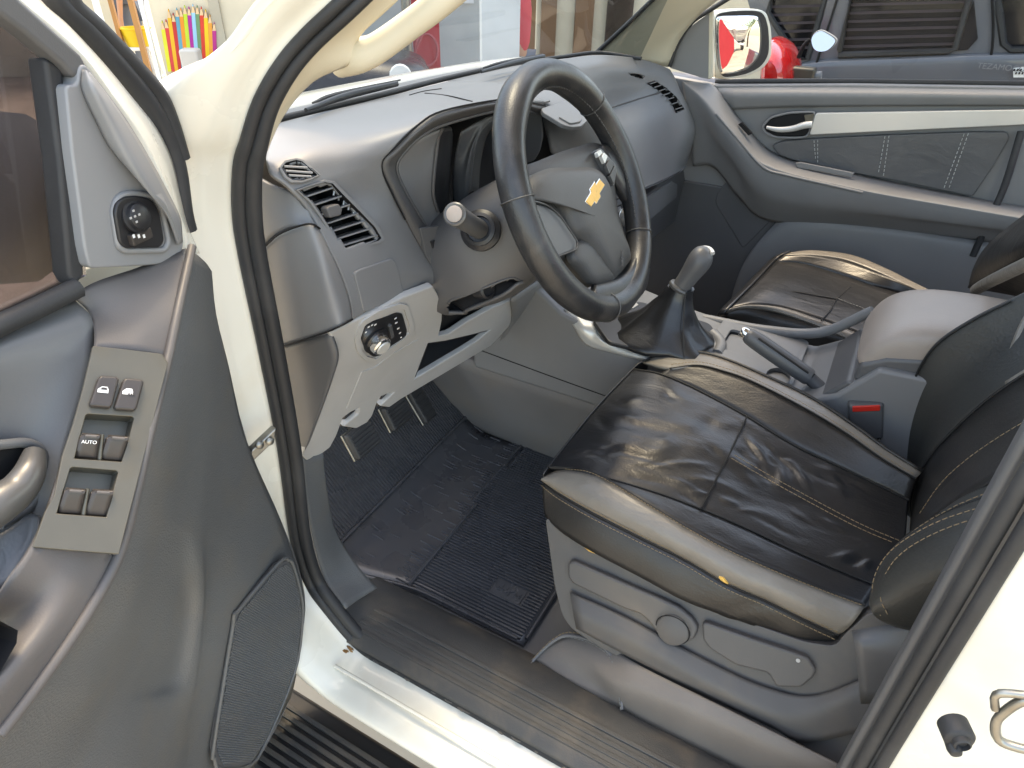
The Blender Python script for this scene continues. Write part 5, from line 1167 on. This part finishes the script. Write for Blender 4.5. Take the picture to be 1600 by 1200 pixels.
tube('belt_seal', dn([(-60, 538), (0, 508), (60, 480), (120, 450)], .052), .009, M['rubber'], DOOR, 8, 3)
plate('door_window', dn([(-120, -80), (0, 10), (110, 100), (135, 430), (0, 510), (-120, 570)], .028), M['tint'], DOOR, .004, 0)
# outer skin and mirror head seen through the dark glass
plate('outer_skin', [DH+DD*s+V(0, 0, z)-DN*.06 for s, z in ((-.0, -.1), (1.0, -.1), (1.0, .80), (.0, .80))], M['white'], DOOR, .01, .004, towards=DH-DN)
MH = loft('mirror_head', [[P(i, j, DPL(n)) for i, j in [(-120+k, 200), (-20, 172), (40, 178), (86, 205), (92, 300), (88, 420), (60, 440), (-20, 446), (-120+k, 446)]] for n, k in ((-.10, 0), (-.13, 0), (-.2, 0), (-.24, 10))], M['white'], DOOR, 3)
# check strap on the hinge pillar
cp = P(408, 694, x=-.80)
CK = obox('check_strap', cp, (V(-.8, .2, -.35), V(.2, .9, 0), V(.35, 0, .9)), (.022, .006, .010), M['steel'], DOOR, .002)
for s in (-.009, .008): disc('bolt', cp+V(s, -.008, .006+s*-.3), (-.3, -1, .2), [(.006, 0), (.006, .003), (.004, .005), (.001, .0055)], M['steel'], CK, 10)
# ================================================================== passenger door (closed)
def xr(L): return [P(i, j, x=x) for i, j, x in L]
PD = plate('passenger_door', px([(1040, 118), (1120, 133), (1330, 132), (1700, 138), (1720, 330), (1700, 520), (1090, 500), (1050, 300)], x=.765), M['pdoor'], TRUCK, .03, .004)
PD['label'] = 'closed passenger door with silver strip and stitched leather insert'
surf('belt_roll', [xr(r) for r in (
    [(1120, 131, .80), (1230, 130, .80), (1400, 131, .80), (1700, 136, .80)], [(1122, 137, .765), (1230, 136, .765), (1400, 137, .765), (1700, 142, .765)], [(1126, 150, .745), (1230, 148, .742), (1400, 149, .742), (1700, 152, .742)],
    [(1130, 172, .755), (1230, 168, .752), (1400, 166, .752), (1700, 166, .752)])], M['pdoor'], PD, 4, 4, .006)
tube('belt_seal', xr([(1118, 128, .80), (1230, 127, .80), (1400, 128, .80), (1700, 133, .80)]), .007, M['rubber'], PD, 8, 3)
z7 = lambda L: zm(1040, 0, 2.727, L)
plate('silver_strip', rnd(px(z7([(640, 482), (900, 478), (1527, 468), (1720, 466), (1690, 520), (1500, 533), (612, 575)]), x=.735), .006), M['silver'], PD, .012, .004, 3)
HBz = plate('handle_bezel', rnd(px(z7([(418, 540), (450, 505), (530, 484), (642, 478), (610, 578), (560, 582), (470, 580), (428, 560)]), x=.742), .01), M['black'], PD, .012, .003)
tube('bezel_rim', rnd(px(z7([(412, 540), (446, 500), (530, 480), (640, 476), (606, 582), (560, 587), (466, 585), (422, 564)]), x=.741), .012), .003, M['pdoor'], HBz, 8, 1, True)
tube('door_handle', px(z7([(430, 542), (480, 552), (540, 548), (590, 534), (625, 530)]), x=.732), [.004, .007, .008, .009, .009], M['silver'], HBz, 10, 4)
plate('lock_tab', rnd(px(z7([(590, 490), (635, 484), (628, 518), (595, 522)]), x=.738), .002), M['bezel'], HBz, .006, .001)
LI = plate('leather_insert', rnd(px(z7([(452, 620), (500, 600), (640, 590), (930, 575), (1290, 562), (1455, 562), (1466, 590), (1390, 720), (1310, 836), (1285, 834), (1000, 775), (800, 738), (540, 682), (480, 660)]), x=.748), .01), M['insert'], PD, .012, .005, 3)
for L in ([(632, 598), (640, 690)], [(648, 596), (648, 695)], [(935, 580), (905, 748)], [(952, 578), (928, 750)], [(1272, 570), (1185, 805)], [(1290, 568), (1205, 808)]):
    stitch('stitching', px(z7(L), x=.7462), M['thread3'], LI, .007, .004, .0009)
PA = surf('armrest', [xr(r) for r in (
    [(1092, 128, .745), (1118, 136, .748), (1161, 191, .752), (1216, 242, .752), (1333, 271, .752), (1517, 308, .752), (1700, 340, .752)],
    [(1072, 128, .70), (1102, 150, .685), (1140, 195, .675), (1198, 254, .665), (1340, 292, .66), (1502, 321, .66), (1700, 355, .66)],
    [(1066, 132, .69), (1096, 158, .672), (1132, 203, .66), (1192, 262, .65), (1340, 300, .648), (1502, 329, .648), (1700, 362, .648)],
    [(1075, 180, .70), (1100, 190, .69), (1135, 235, .675), (1196, 300, .662), (1330, 325, .66), (1484, 348, .66), (1700, 375, .66)],
    [(1080, 225, .715), (1110, 226, .71), (1150, 270, .70), (1198, 322, .69), (1330, 338, .685), (1490, 352, .685), (1700, 385, .69)],
    [(1082, 260, .735), (1115, 262, .735), (1155, 310, .735), (1200, 345, .735), (1330, 355, .735), (1490, 372, .735), (1700, 400, .735)])], M['pdoor'], PD, 6, 5, .006)
tube('armrest_line', xr([(1119, 178, .662), (1150, 214, .655), (1192, 261, .648), (1231, 274, .646), (1300, 290, .646), (1348, 301, .646)]), .0035, M['dash'], PD, 8, 5)
plate('grab_insert', px(z7([(552, 695), (575, 692), (805, 738), (790, 756), (560, 715)]), x=.70), M['dash'], PD, .01, .002)
plate('window_switch', px(z7([(308, 530), (325, 522), (368, 570), (352, 578)]), x=.70), M['black'], PD, .01, .001)
surf('lower_bulge', [xr(r) for r in (
    [(1215, 345, .742), (1235, 338, .735), (1280, 338, .735), (1400, 352, .735), (1530, 375, .735), (1700, 400, .735)],
    [(1175, 390, .742), (1215, 365, .725), (1280, 358, .72), (1400, 370, .72), (1530, 390, .72), (1700, 415, .72)],
    [(1150, 440, .742), (1200, 420, .73), (1280, 410, .725), (1400, 420, .725), (1530, 440, .725), (1700, 460, .725)],
    [(1130, 520, .742), (1200, 520, .74), (1280, 520, .74), (1400, 520, .74), (1530, 520, .74), (1700, 520, .74)])], M['pdoor'], PD, 5, 5, .006)
plate('speaker_panel', rnd(px(z7([(205, 860), (230, 800), (300, 740), (350, 800), (430, 870), (470, 920), (340, 1050), (325, 1055)]), x=.752), .02), M['dark'], PD, .01, .004)
plate('sail_trim', rnd(px([(1046, 106), (1057, 75), (1078, 42), (1108, 20), (1110, 124), (1098, 122)], x=.735), .004), M['pdoor'], PD, .02, .004)
plate('frame_post', px([(1108, -10), (1115, -10), (1113, 122), (1106, 124)], x=.733), M['beige'], PD, .01, .003)
tube('frame_seal', px([(1046, 104), (1058, 70), (1080, 36), (1112, 14), (1150, -10)], x=.728), .006, M['rubber'], PD, 8, 5)
tube('door_edge_seal', xr([(1596, 205, .74), (1570, 290, .73), (1545, 345, .72), (1520, 400, .72)]), .008, M['rubber'], PD, 8, 4)
plate('door_window', px([(1112, -40), (1720, -60), (1720, 134), (1118, 130)], x=.805), M['clear'], PD, .003, 0)
# outside mirror on that door
mq = lambda L: zm(1100, 0, 6.154, L)
MC = V(1.0, .0, .0)
mo = [(118, 200), (125, 150), (160, 112), (330, 92), (520, 92), (590, 125), (620, 200), (640, 300), (645, 480), (620, 580), (540, 670), (400, 730), (220, 760), (160, 730), (130, 620), (118, 400)]
# the glass is aimed rearwards so that it shows what stands behind the truck
mc = P(*mq([(340, 430)])[0], x=1.02)
inc = (mc-CAM)/np.linalg.norm(mc-CAM); tgt = V(3.2, -9.0, .3)-mc; tgt /= np.linalg.norm(tgt)
mn = tgt-inc; mn /= np.linalg.norm(mn); MPL = (mc, mn)
mo3 = cr(on(MPL, mq(mo)), 3, True); cen = sum(mo3)/len(mo3)
MB = loft('side_mirror', [[cen+(q-cen)*s-mn*d for q in mo3] for s, d in ((.96, -.004), (1.0, 0), (1.02, .03), (.95, .07), (.7, .11), (.3, .125))], M['white'], PD, 3)
mi = cr(on(sh(MPL, .0065), mq([(125, 200), (150, 160), (280, 152), (480, 152), (530, 190), (552, 300), (550, 460), (520, 560), (430, 655), (300, 705), (200, 715), (158, 690), (135, 560), (122, 380)])), 3, True)
mir = mat('mirror_silver', (.95, .95, .95), .0, .5, metal=1)
plate('mirror_frame', cr(on(sh(MPL, .005), mq([(122, 200), (140, 140), (180, 122), (330, 104), (510, 106), (575, 140), (605, 210), (622, 300), (626, 470), (600, 565), (530, 650), (400, 712), (230, 742), (170, 716), (138, 610), (122, 400)])), 3, True), M['rubber'], MB, .006, .001)
dome('mirror_glass', mi, mir, MB, .0042, .003, 10, 1.0)
# ================================================================== surroundings
conc = mat('yard_concrete', (.5, .43, .33), .85, .3, var=.12, vscale=1.5, dirt=(.3, .22, .15, .6), dscale=2, grain=1, gscale=60, gstr=.4)
g = mk('ground', [(-60, -60, -.62), (80, -60, -.62), (80, 80, -.62), (-60, 80, -.62)], [(0, 1, 2, 3)], conc); g['kind'] = 'structure'
az = math.radians(49); BC = V(-1.27, -.39, 0)+V(math.sin(az), math.cos(az), 0)*9.6
BWN = -V(math.sin(math.radians(53)), math.cos(math.radians(53)), 0); BW = (BC, BWN); BE = V(-BWN[1], BWN[0], 0)*-1
BE = V(math.cos(math.radians(53)), -math.sin(math.radians(53)), 0)
def bw(L, off=0): return on(sh(BW, off), L)
bgm = lambda n, c, r=.7, **k: mat(n, c, r, .3, var=.08, vscale=3, **k)
cream = bgm('cream_render', (.62, .55, .42)); wallg = bgm('grey_render', (.5, .52, .5)); colw = bgm('white_column', (.78, .8, .8))
redp = bgm('red_sign_paint', (.55, .04, .05), .4); wood = bgm('orange_wood', (.42, .2, .07), .5); brown = bgm('brown_door', (.2, .11, .06), .5)
SHOP = thing('shop_building', 'cream shop front with columns seen beyond the windshield', 'building', tuple(BC+V(0, 0, -.62)))
def vq(i0, i1, z0, z1, off, name, m_, parent, th=.1):
    a, b = P(i0, 60, sh(BW, off)), P(i1, 60, sh(BW, off))
    return plate(name, [V(a[0], a[1], z0), V(b[0], b[1], z0), V(b[0], b[1], z1), V(a[0], a[1], z1)], m_, parent, th, 0)
vq(-500, 232, -.62, 3.2, -1.6, 'inner_wall', cream, SHOP)
vq(246, 470, -.62, 3.2, 0, 'wall', cream, SHOP); vq(470, 753, -.62, 3.2, 0, 'wall', wallg, SHOP); vq(838, 1300, -.62, 3.2, -.05, 'wall', cream, SHOP)
vq(753, 812, -.62, 3.2, 4.7, 'column', colw, SHOP, .15)
vq(845, 868, -.62, 2.4, .02, 'door_leaf', brown, SHOP, .05); vq(897, 925, -.62, 2.4, .02, 'door_leaf', brown, SHOP, .05); vq(806, 845, -.62, 2.4, -.6, 'doorway', brown, SHOP, .05)
vq(700, 741, .45, 1.4, .03, 'poster', colw, SHOP, .01); vq(470, 560, -.62, 2.0, .02, 'panel', cream, SHOP, .02)
vq(560, 600, .35, 1.4, .05, 'red_panel', redp, SHOP, .03)
vq(945, 985, -.62, 3.0, .03, 'window', M['tint'], SHOP, .02)
# glass door frame
for i0, i1, m_, off in ((160, 168, colw, .06), (184, 190, wood, -.1), (214, 222, wood, .0), (230, 236, colw, .06)): vq(i0, i1, -.62, 2.2, off, 'door_post', m_, SHOP, .06)
vq(188, 216, -.62, 2.0, -1.2, 'dark_interior', brown, SHOP, .05)
vq(336, 352, -.62, 3.0, .05, 'post', bgm('drab_post', (.4, .36, .28)), SHOP, .08)
# pencil mural: one pencil after another, drawn as cut-outs on the wall
cols = [(.62, .6, .05), (.6, .05, .05), (.75, .4, .03), (.5, .03, .03), (.08, .3, .4), (.75, .25, .03), (.45, .6, .05), (.4, .02, .25), (.25, .5, .65), (.12, .25, .12), (.65, .05, .03), (.8, .5, .03), (.75, .3, .05), (.45, .03, .2)]
tops = [40, 38, 22, 28, 20, 20, 16, 18, 14, 16, 18, 22, 30, 42]
MUR = thing('pencil_mural', 'row of giant coloured pencils decorating the shop wall', 'mural', tuple(bw([(295, 100)], .06)[0]))
skin_w = bgm('pencil_wood', (.7, .48, .28))
for k, (c, t) in enumerate(zip(cols, tops)):
    x0 = 254+k*6.0; x1 = x0+5.9; sk = .16
    cm = bgm('pencil_paint', c, .5)
    f_ = lambda x, y: (x+sk*(y-60)*(1-k/16), y)
    pc = plate('pencil', bw([f_(x0, 112), f_(x1, 112), f_(x1, t+6), f_(x0, t+6)], .06), cm, MUR, .03, 0)
    plate('tip', bw([f_(x0, t+6), f_(x1, t+6), f_(x0+2.95, t-8)], .06), skin_w, pc, .03, 0)
    plate('lead', bw([f_(x0+2.1, t-4), f_(x0+3.8, t-4), f_(x0+2.95, t-8)], .065), cm, pc, .03, 0)
# stool and bucket
wh = bgm('white_plastic', (.75, .76, .74), .4)
s0 = P(228, 112, sh(BW, -.25)); s0[2] = -.62
ST_ = thing('stool', 'white metal stool under a yellow bucket in the shop doorway', 'stool', tuple(s0))
zt = P(228, 76, sh(BW, -.25))[2]; hw = .16
for a, b in ((-1, -1), (1, -1), (-1, 1), (1, 1)):
    tube('leg', [s0+BE*hw*1.15*a+BWN*hw*b, s0+BE*hw*.75*a+BWN*hw*.7*b+V(0, 0, zt+.62)], .018, wh, ST_, 8, 1)
obox('seat', s0+V(0, 0, zt+.63), (BE, BWN, V(0, 0, 1)), (hw*.95, hw*.9, .02), wh, ST_, .01)
tube('footrest', [s0+BE*hw*1.05*a+BWN*hw*.9*b+V(0, 0, .2) for a, b in ((-1, -1), (1, -1), (1, 1), (-1, 1))], .012, wh, ST_, 6, 1, True)
zy = zt+.65; hB = P(228, 47, sh(BW, -.25))[2]-zt
yel = bgm('yellow_plastic', (.72, .5, .04), .4)
bk = disc('bucket', s0+V(0, 0, zy), (0, 0, 1), [(.13, 0), (.175, hB*.92), (.19, hB*.94), (.19, hB), (.17, hB), (.125, .02)], yel)
tag(bk, 'yellow plastic bucket standing on the white stool', 'bucket')
# grey box by the mural
gb_ = obox('crate', V(*P(300, 95, sh(BW, .5))), (BE, BWN, V(0, 0, 1)), (.105, .1, .13), bgm('grey_crate', (.5, .47, .43)), None, .03); 
q = P(300, 95, sh(BW, .5))
tag(gb_, 'pale grey box standing before the pencil mural', 'box')
ped = obox('plinth', V(q[0], q[1], (-.62+q[2]-.13)/2), (BE, BWN, V(0, 0, 1)), (.09, .09, (q[2]-.13+.62)/2), bgm('plinth_grey', (.4, .38, .34)), None, .01); tag(ped, 'low pedestal carrying the pale grey box', 'pedestal')
# post with red sign
pp0 = P(637, 60, sh(BW, .9)); ps = tube('steel_post', [V(pp0[0], pp0[1], -.62), V(pp0[0], pp0[1], 3.0)], .05, M['steel'], None, 12, 1); tag(ps, 'galvanised steel post beside the red sign', 'post')
sg = vq(645, 687, -.62, 1.3, .8, 'red_sign', redp, None, .06); tag(sg, 'faded red upright sign with pale emblem', 'sign')
c_ = P(667, 78, sh(BW, .81)); wp_ = bgm('sign_print', (.6, .12, .13))
tube('sign_print', [c_+.13*(math.cos(A)*BE+math.sin(A)*V(0, 0, 1.3)) for A in np.linspace(0, 2*PI, 18, endpoint=False)], .012, wp_, sg, 6, 1, True)
tube('sign_print', [c_-BE*.17-V(0, 0, .1), c_+BE*.0+V(0, 0, .25)], .012, wp_, sg, 6, 1)
# dark car parked beyond the bonnet
dkc = bgm('dark_car_paint', (.03, .032, .04), .25)
cq = P(450, 118, sh(BW, 2.2)); cq[2] = -.62
CAR = thing('dark_car', 'dark parked car half hidden behind the bonnet', 'car', tuple(cq))
def carsec(s, w_, z0, z1): return [cq+BE*s+BWN*a*w_+V(0, 0, z) for a, z in ((-1, z0), (-1, (z0+z1)*.6), (-.85, z1), (.85, z1), (1, (z0+z1)*.6), (1, z0))]
loft('body', [carsec(-.3, .6, .3, .62), carsec(-.25, .8, .22, .8), carsec(-.1, .85, .2, .84), carsec(.3, .85, .2, .82), carsec(1.2, .8, .22, .72), carsec(1.4, .7, .3, .55)], dkc, CAR, 4)
loft('cabin', [carsec(-.2, .7, .8, .86), carsec(-.1, .62, .8, 1.2), carsec(.15, .62, .8, 1.2), carsec(.4, .7, .8, .82)], M['tint'], CAR, 3)
for a in (0, .95):
    for b in (-.8, .8): disc('wheel', cq+BE*a+BWN*b+V(0, 0, .3), BWN*b, [(.3, -.09), (.3, .09), (.2, .1), (.05, .1)], M['rubber'], CAR, 20)
disc('headlight', cq+BE*1.1+BWN*.80+V(0, 0, .7), BWN, [(.1, 0), (.09, .03), (.02, .04)], colw, CAR, 16)
# people
skin = bgm('skin', (.5, .27, .18), .55); shirt = bgm('red_shirt', (.6, .05, .07), .8); pants = bgm('grey_trousers', (.12, .14, .18), .8)
def skinned(name, pts, edges, rad, m_, parent):
    o = mk(name, pts, [], m_, parent); me = o.data
    me.clear_geometry(); o3 = OFF[o.name]
    me.from_pydata([tuple(np.array(q)-o3) for q in pts], edges, []); me.materials.append(m_) if not me.materials else None
    sk = o.modifiers.new('skin', 'SKIN'); sk.use_smooth_shade = True
    for d_, r_ in zip(me.skin_vertices[0].data, rad): d_.radius = (r_, r_)
    me.skin_vertices[0].data[0].use_root = True
    md = o.modifiers.new('smooth', 'SUBSURF'); md.levels = 1; md.render_levels = 2
    return o
def person(loc, fwd, label, reach):
    rt = np.cross(fwd, V(0, 0, 1)); L = np.array(loc, float)
    at = lambda s, f_, z: L+rt*s+fwd*f_+V(0, 0, z)
    r_ = thing('person', label, 'person', tuple(L))
    hand = at(.25, .05, .82) if not reach else at(.2, .52, 1.12)
    elb = at(.28, -.02, 1.1) if not reach else at(.27, .24, 1.1)
    pts = [at(0, 0, .98), at(0, 0, 1.2), at(0, 0, 1.4), at(0, .0, 1.5), at(0, .02, 1.58), at(0, .02, 1.68), at(0, .01, 1.74), at(.1, 0, .92), at(.1, .02, .5), at(.1, 0, .09), at(.1, .14, .04), at(-.1, 0, .92), at(-.1, .02, .5), at(-.1, 0, .09), at(-.1, .14, .04),
           at(.19, 0, 1.41), elb, hand, hand+(hand-elb)*.35, at(-.19, 0, 1.41), at(-.28, -.02, 1.1), at(-.25, .05, .82), at(-.24, .07, .7)]
    ed = [(0, 1), (1, 2), (2, 3), (3, 4), (4, 5), (5, 6), (0, 7), (7, 8), (8, 9), (9, 10), (0, 11), (11, 12), (12, 13), (13, 14), (2, 15), (15, 16), (16, 17), (17, 18), (2, 19), (19, 20), (20, 21), (21, 22)]
    rd = [.13, .13, .12, .06, .075, .09, .06, .08, .058, .04, .035, .08, .058, .04, .035, .06, .042, .03, .032, .06, .042, .03, .032]
    skinned('body', pts, ed, rd, skin, r_)
    S = [0, 1, 2, 15, 16, 19, 20]; ix = {a: i for i, a in enumerate(S)}
    sp = [pts[a] for a in S]; sp[4] = pts[15]*.35+pts[16]*.65; sp[6] = pts[19]*.35+pts[20]*.65
    skinned('shirt', sp, [(0, 1), (1, 2), (2, 3), (3, 4), (2, 5), (5, 6)], [.155, .15, .135, .08, .07, .08, .07], shirt, r_)
    S = [0, 7, 8, 9, 11, 12, 13]
    skinned('trousers', [pts[a] for a in S], [(0, 1), (1, 2), (2, 3), (0, 4), (4, 5), (5, 6)], [.15, .1, .08, .065, .1, .08, .065], pants, r_)
    hp_ = skinned('hair', [pts[5]+V(0, 0, .01)-fwd*.015, pts[6]+V(0, 0, .01)], [(0, 1)], [.094, .07], bgm('dark_hair', (.03, .02, .015), .6), r_)
    for s in (-.03, .03): obox('eye', pts[5]+fwd*.088+rt*s, (rt, fwd, V(0, 0, 1)), (.012, .006, .006), M['darker'], r_, .003)
    obox('nose', pts[5]+fwd*.097-V(0, 0, .03), (rt, fwd, V(0, 0, 1)), (.012, .014, .02), skin, r_, .006)
    return r_
p1 = P(799, 60, sh(BW, 4.1)); p1[2] = -.62
person(p1, (BWN*.35+BE*.94), 'person in red shirt standing beside the white column', False)
p2 = P(214, 60, sh(BW, -.9)); p2[2] = -.62
person(p2, -BE, 'person in faded red shirt reaching out inside the shop doorway', True)
# ------------------------------------------------------------------ grey SUV parked on the right
suv = bgm('grey_suv_paint', (.12, .125, .14), .28); X0 = 2.05
suv.node_tree.nodes['Principled BSDF'].inputs['Coat Weight'].default_value = .6
SUV = thing('grey_suv', 'dark grey estate car parked beside the passenger door', 'car', (X0+.8, -1.4, -.62))
sx = lambda L, d=0: px(L, x=X0+d)
def side(y, tz): return [V(X0+.05, y, -.35), V(X0-.03, y, .1), V(X0, y, .52), V(X0+.03, y, .60)]
ys = [.62, .3, -.2, -.9, -1.8, -3.0]
surf('lower_side', [side(y, 0) for y in ys], suv, SUV, 4, 2, .02)
zt_ = P(1400, 88, x=X0)[2]
lowl = [(1215, 122), (1245, 100), (1290, 92), (1400, 88), (1500, 84), (1640, 80), (1800, 76)]
surf('body_side', [[P(i, 160+(i-1200)*.01, x=X0-.01) for i, j in lowl], [P(i, j+14, x=X0-.02) for i, j in lowl], [P(i, j, x=X0) for i, j in lowl]], suv, SUV, 4, 4, .02)
tube('waist_crease', [P(i, j+4, x=X0-.004) for i, j in lowl[1:]], .006, suv, SUV, 6, 4)
z7 = lambda L: zm(1040, 0, 2.727, L)
bm_ = [(1150, -60), (1860, -60), (1800, 76), (1500, 84), (1290, 92), (1240, 104), (1205, 125)]
win1 = z7([(800, 0), (1285, 0), (1235, 205), (740, 236)]); win1 = [(1338, -40), (1530, -40), (1512, 8), (1493, 76), (1480, 80), (1310, 86), (1312, 78)]
win0 = [(1215, -40), (1300, -40), (1280, 30), (1262, 92), (1246, 92), (1225, 60), (1200, 20)]
win2 = [(1556, -40), (1800, -40), (1800, 74), (1580, 78), (1568, 68), (1562, 20)]
plate('upper_side', sx(bm_), suv, SUV, .04, .004, holes=[sx(w) for w in (win0, win1, win2)])
dkg = mat('dark_side_glass', (.012, .011, .013), .08, .6, var=.1)
for w_ in (win0, win1, win2):
    wn = plate('window', sx(w_, .03), dkg, SUV, .01, 0); tube('window_seal', sx(w_, -.004), .012, M['rubber'], wn, 6, 1, True)
slt = bgm('blind_slat', (.06, .045, .05), .5)
for k in range(9):
    plate('blind_slat', sx([(1200, -30+k*13), (1510, -38+k*13), (1510, -34+k*13), (1200, -26+k*13)], .022), slt, SUV, .004, 0)
for L in ([(1320, -40), (1298, 30), (1268, 122)], [(1548, -40), (1552, 40), (1548, 90), (1534, 130)]): tube('door_gap', sx(L, -.008), .005, M['black'], SUV, 6, 3)
plate('quarter_glass', sx([(1522, 0), (1528, 60), (1512, 78), (1490, 80)], -.006), dkg, SUV, .004, .001)
plate('sticker', sx(z7([(1480, 290), (1527, 285), (1527, 330), (1482, 330)]), -.035), M['glow'], SUV, .002, 0)
tg = bgm('badge_grey', (.22, .22, .23), .4)
text('badge_lettering', 'TEZAMOCO', P(*z7([(1430, 288)])[0], x=X0-.036), V(0, -1, 0), V(0, 0, 1), .02, tg, SUV)
for k in range(6): obox('sticker_mark', P(*z7([(1486+k*7, 298+(k % 2)*14)])[0], x=X0-.038), XYZ, (.001, .0025, .004), M['black'], SUV, 0)
bx('roof', (X0+.1, -3.0, 1.15), (X0+1.5, .2, 1.2), suv, SUV, .03)
for y in (.05, -2.4): disc('wheel', (X0+.12, y, -.29), (-1, 0, 0), [(.33, -.1), (.33, .1), (.22, .11), (.05, .1)], M['rubber'], SUV, 24)
# ------------------------------------------------------------------ red motorcycle between the two vehicles
XM = 1.45
redg = mat('red_gloss', (.6, .01, .012), .12, .6, coat=.8); mq6 = lambda L: zm(1100, 0, 6.154, L)
mb0 = P(1190, 120, x=XM)
MOTO = thing('motorcycle', 'red motorcycle standing between the door mirror and the grey car', 'motorcycle', (XM, mb0[1], -.62))
def msec(s, r_): 
    c = P(1178, 140, x=XM); return [c+V(.22*r_*math.sin(A)*1.0, s, .30*r_*math.cos(A)) for A in np.linspace(0, 2*PI, 18, endpoint=False)]
fo = [(560, 790+40), (600, 360), (650, 355), (760, 400), (830, 480), (870, 580), (885, 680), (890, 790), (885, 860)]
front_ = px(mq6([(640, 370), (720, 380), (800, 440), (850, 520), (880, 620), (890, 720), (888, 800), (870, 950), (600, 950), (560, 800), (570, 600), (590, 450)]), x=XM)
cF = sum(front_)/len(front_)
loft('fairing', [[cF+(q-cF)*s+V(d, 0, 0) for q in cr(front_, 3, True)] for s, d in ((.35, -.16), (.7, -.12), (.92, -.05), (1, .03), (.95, .12), (.7, .2))], redg, MOTO, 4)
tube('pinstripe', [q+V(-.055, 0, 0) for q in px(mq6([(660, 440), (740, 500), (790, 580), (800, 700), (790, 790)]), x=XM)], .010, M['glow'], MOTO, 8, 4)
tube('handlebar', px(mq6([(880, 730), (960, 740), (1010, 745)]), x=XM), .014, M['black'], MOTO, 10, 3)
tube('grip', px(mq6([(1000, 745), (1060, 740), (1130, 735)]), x=XM), .017, M['sail'], MOTO, 12, 3)
obox('switch_block', P(*mq6([(945, 735)])[0], x=XM-.01), XYZ, (.025, .04, .03), M['bezel'], MOTO, .008)
tube('mirror_stem', px(mq6([(905, 560), (960, 440), (1020, 380)]), x=XM), .007, M['black'], MOTO, 8, 3)
mm = cr(px(mq6([(1035, 380), (1060, 320), (1120, 290), (1180, 310), (1270, 370), (1265, 420), (1200, 480), (1120, 490), (1065, 460)]), x=XM), 3, True)
loft('mirror', [[q+V(d, 0, 0) for q in mm] for d in (0, .02)]+[[sum(mm)/len(mm)+(q-sum(mm)/len(mm))*.6+V(.04, 0, 0) for q in mm]], M['trim'], MOTO, 2)
plate('mirror_glass', [sum(mm)/len(mm)+(q-sum(mm)/len(mm))*.93+V(-.022+.45*(q[2]-(sum(mm)/len(mm))[2]), 0, 0) for q in mm], M['chrome'], MOTO, .002, 0)
for y in (.1, 1.25): 
    yy = mb0[1]+y-.5; tube('wheel', [V(XM, yy+.27*math.cos(A), -.32+.27*math.sin(A)) for A in np.linspace(0, 2*PI, 24, endpoint=False)], .045, M['rubber'], MOTO, 10, 1, True)
loft('frame_body', [[V(XM+a*.1, y, z+b*.12) for a, b in ((-1, -1), (-1, .6), (0, 1), (1, .6), (1, -1))] for y, z in ((mb0[1]-.45, .15), (mb0[1]-.1, .2), (mb0[1]+.3, .1), (mb0[1]+.7, .15))], M['darker'], MOTO, 3)
# ------------------------------------------------------------------ behind the truck, seen in the side mirror
pk = thing('stake_truck', 'old stake-bed truck with plank sides reflected in the side mirror', 'truck', (4.3, -16, -.62))
plk = bgm('weathered_plank', (.4, .38, .34), .8)
tx0, tx1, ty0, ty1 = 3.35, 5.25, -18.0, -14.4
for y in (ty0, ty1):
    for k in range(6): bx('plank', (tx0+.02, y-.03, .35+k*.2), (tx1, y+.03, .48+k*.2), plk, pk, .01)
for x in (tx0+.05, (tx0+tx1)/2, tx1-.1): bx('stake', (x-.05, ty1+.035, .2), (x+.05, ty1+.13, 1.6), plk, pk, .01)
for k in range(6): bx('plank', (tx1+.005, ty0, .35+k*.2), (tx1+.065, ty1-.1, .48+k*.2), plk, pk, .01)
bx('deck', (tx0, ty0, .15), (tx1, ty1, .3), M['darker'], pk, .02)
bx('bumper', (tx0+.1, ty1+.01, -.05), (tx1-.1, ty1+.1, .08), colw, pk, .02)
for x in (tx0+.25, tx1-.2): disc('wheel', (x, ty1-.6, -.22), (1, 0, 0), [(.4, -.12), (.4, .12), (.25, .13), (.05, .1)], M['rubber'], pk, 20)
rw = bx('red_wall', (.9, -17, -.62), (2.5, -8.0, 3.0), redp, None, .02); tag(rw, 'red wall reflected at the edge of the side mirror', 'wall')
leafm = mat('foliage', (.09, .13, .03), .6, .3, var=.5, vscale=2); bark = bgm('bark', (.12, .08, .05), .9)
def tree(x, y, h, label, seed):
    rg = random.Random(seed); t = thing('tree', label, 'tree', (x, y, -.62), 'trees behind the truck')
    tube('trunk', [V(x, y, -.62), V(x+.1, y, h*.4), V(x-.05, y+.1, h*.75)], [.16, .12, .05], bark, t, 8, 4)
    v = []; f = []
    for c in range(26):
        cx, cy, cz = x+rg.gauss(0, .9), y+rg.gauss(0, .9), h*.75+rg.gauss(0, .7)
        for l in range(90):
            p_ = V(cx, cy, cz)+V(rg.gauss(0, .28), rg.gauss(0, .28), rg.gauss(0, .22)); a = V(rg.gauss(0, 1), rg.gauss(0, 1), rg.gauss(0, 1)); a /= np.linalg.norm(a); b = np.cross(a, V(rg.gauss(0, 1), rg.gauss(0, 1), .3)); b /= np.linalg.norm(b)
            k = len(v); v += [p_-a*.07, p_+b*.03, p_+a*.07, p_-b*.03]; f.append((k, k+1, k+2, k+3))
    mk('crown', v, f, leafm, t, smooth=False)
tree(8.0, -22, 3.6, 'leafy tree right of the truck in the mirror', 1); tree(5.0, -27, 4.2, 'tree rising behind the stake truck in the mirror', 2); tree(10.5, -30, 4.0, 'far tree at the right of the mirror view', 3)
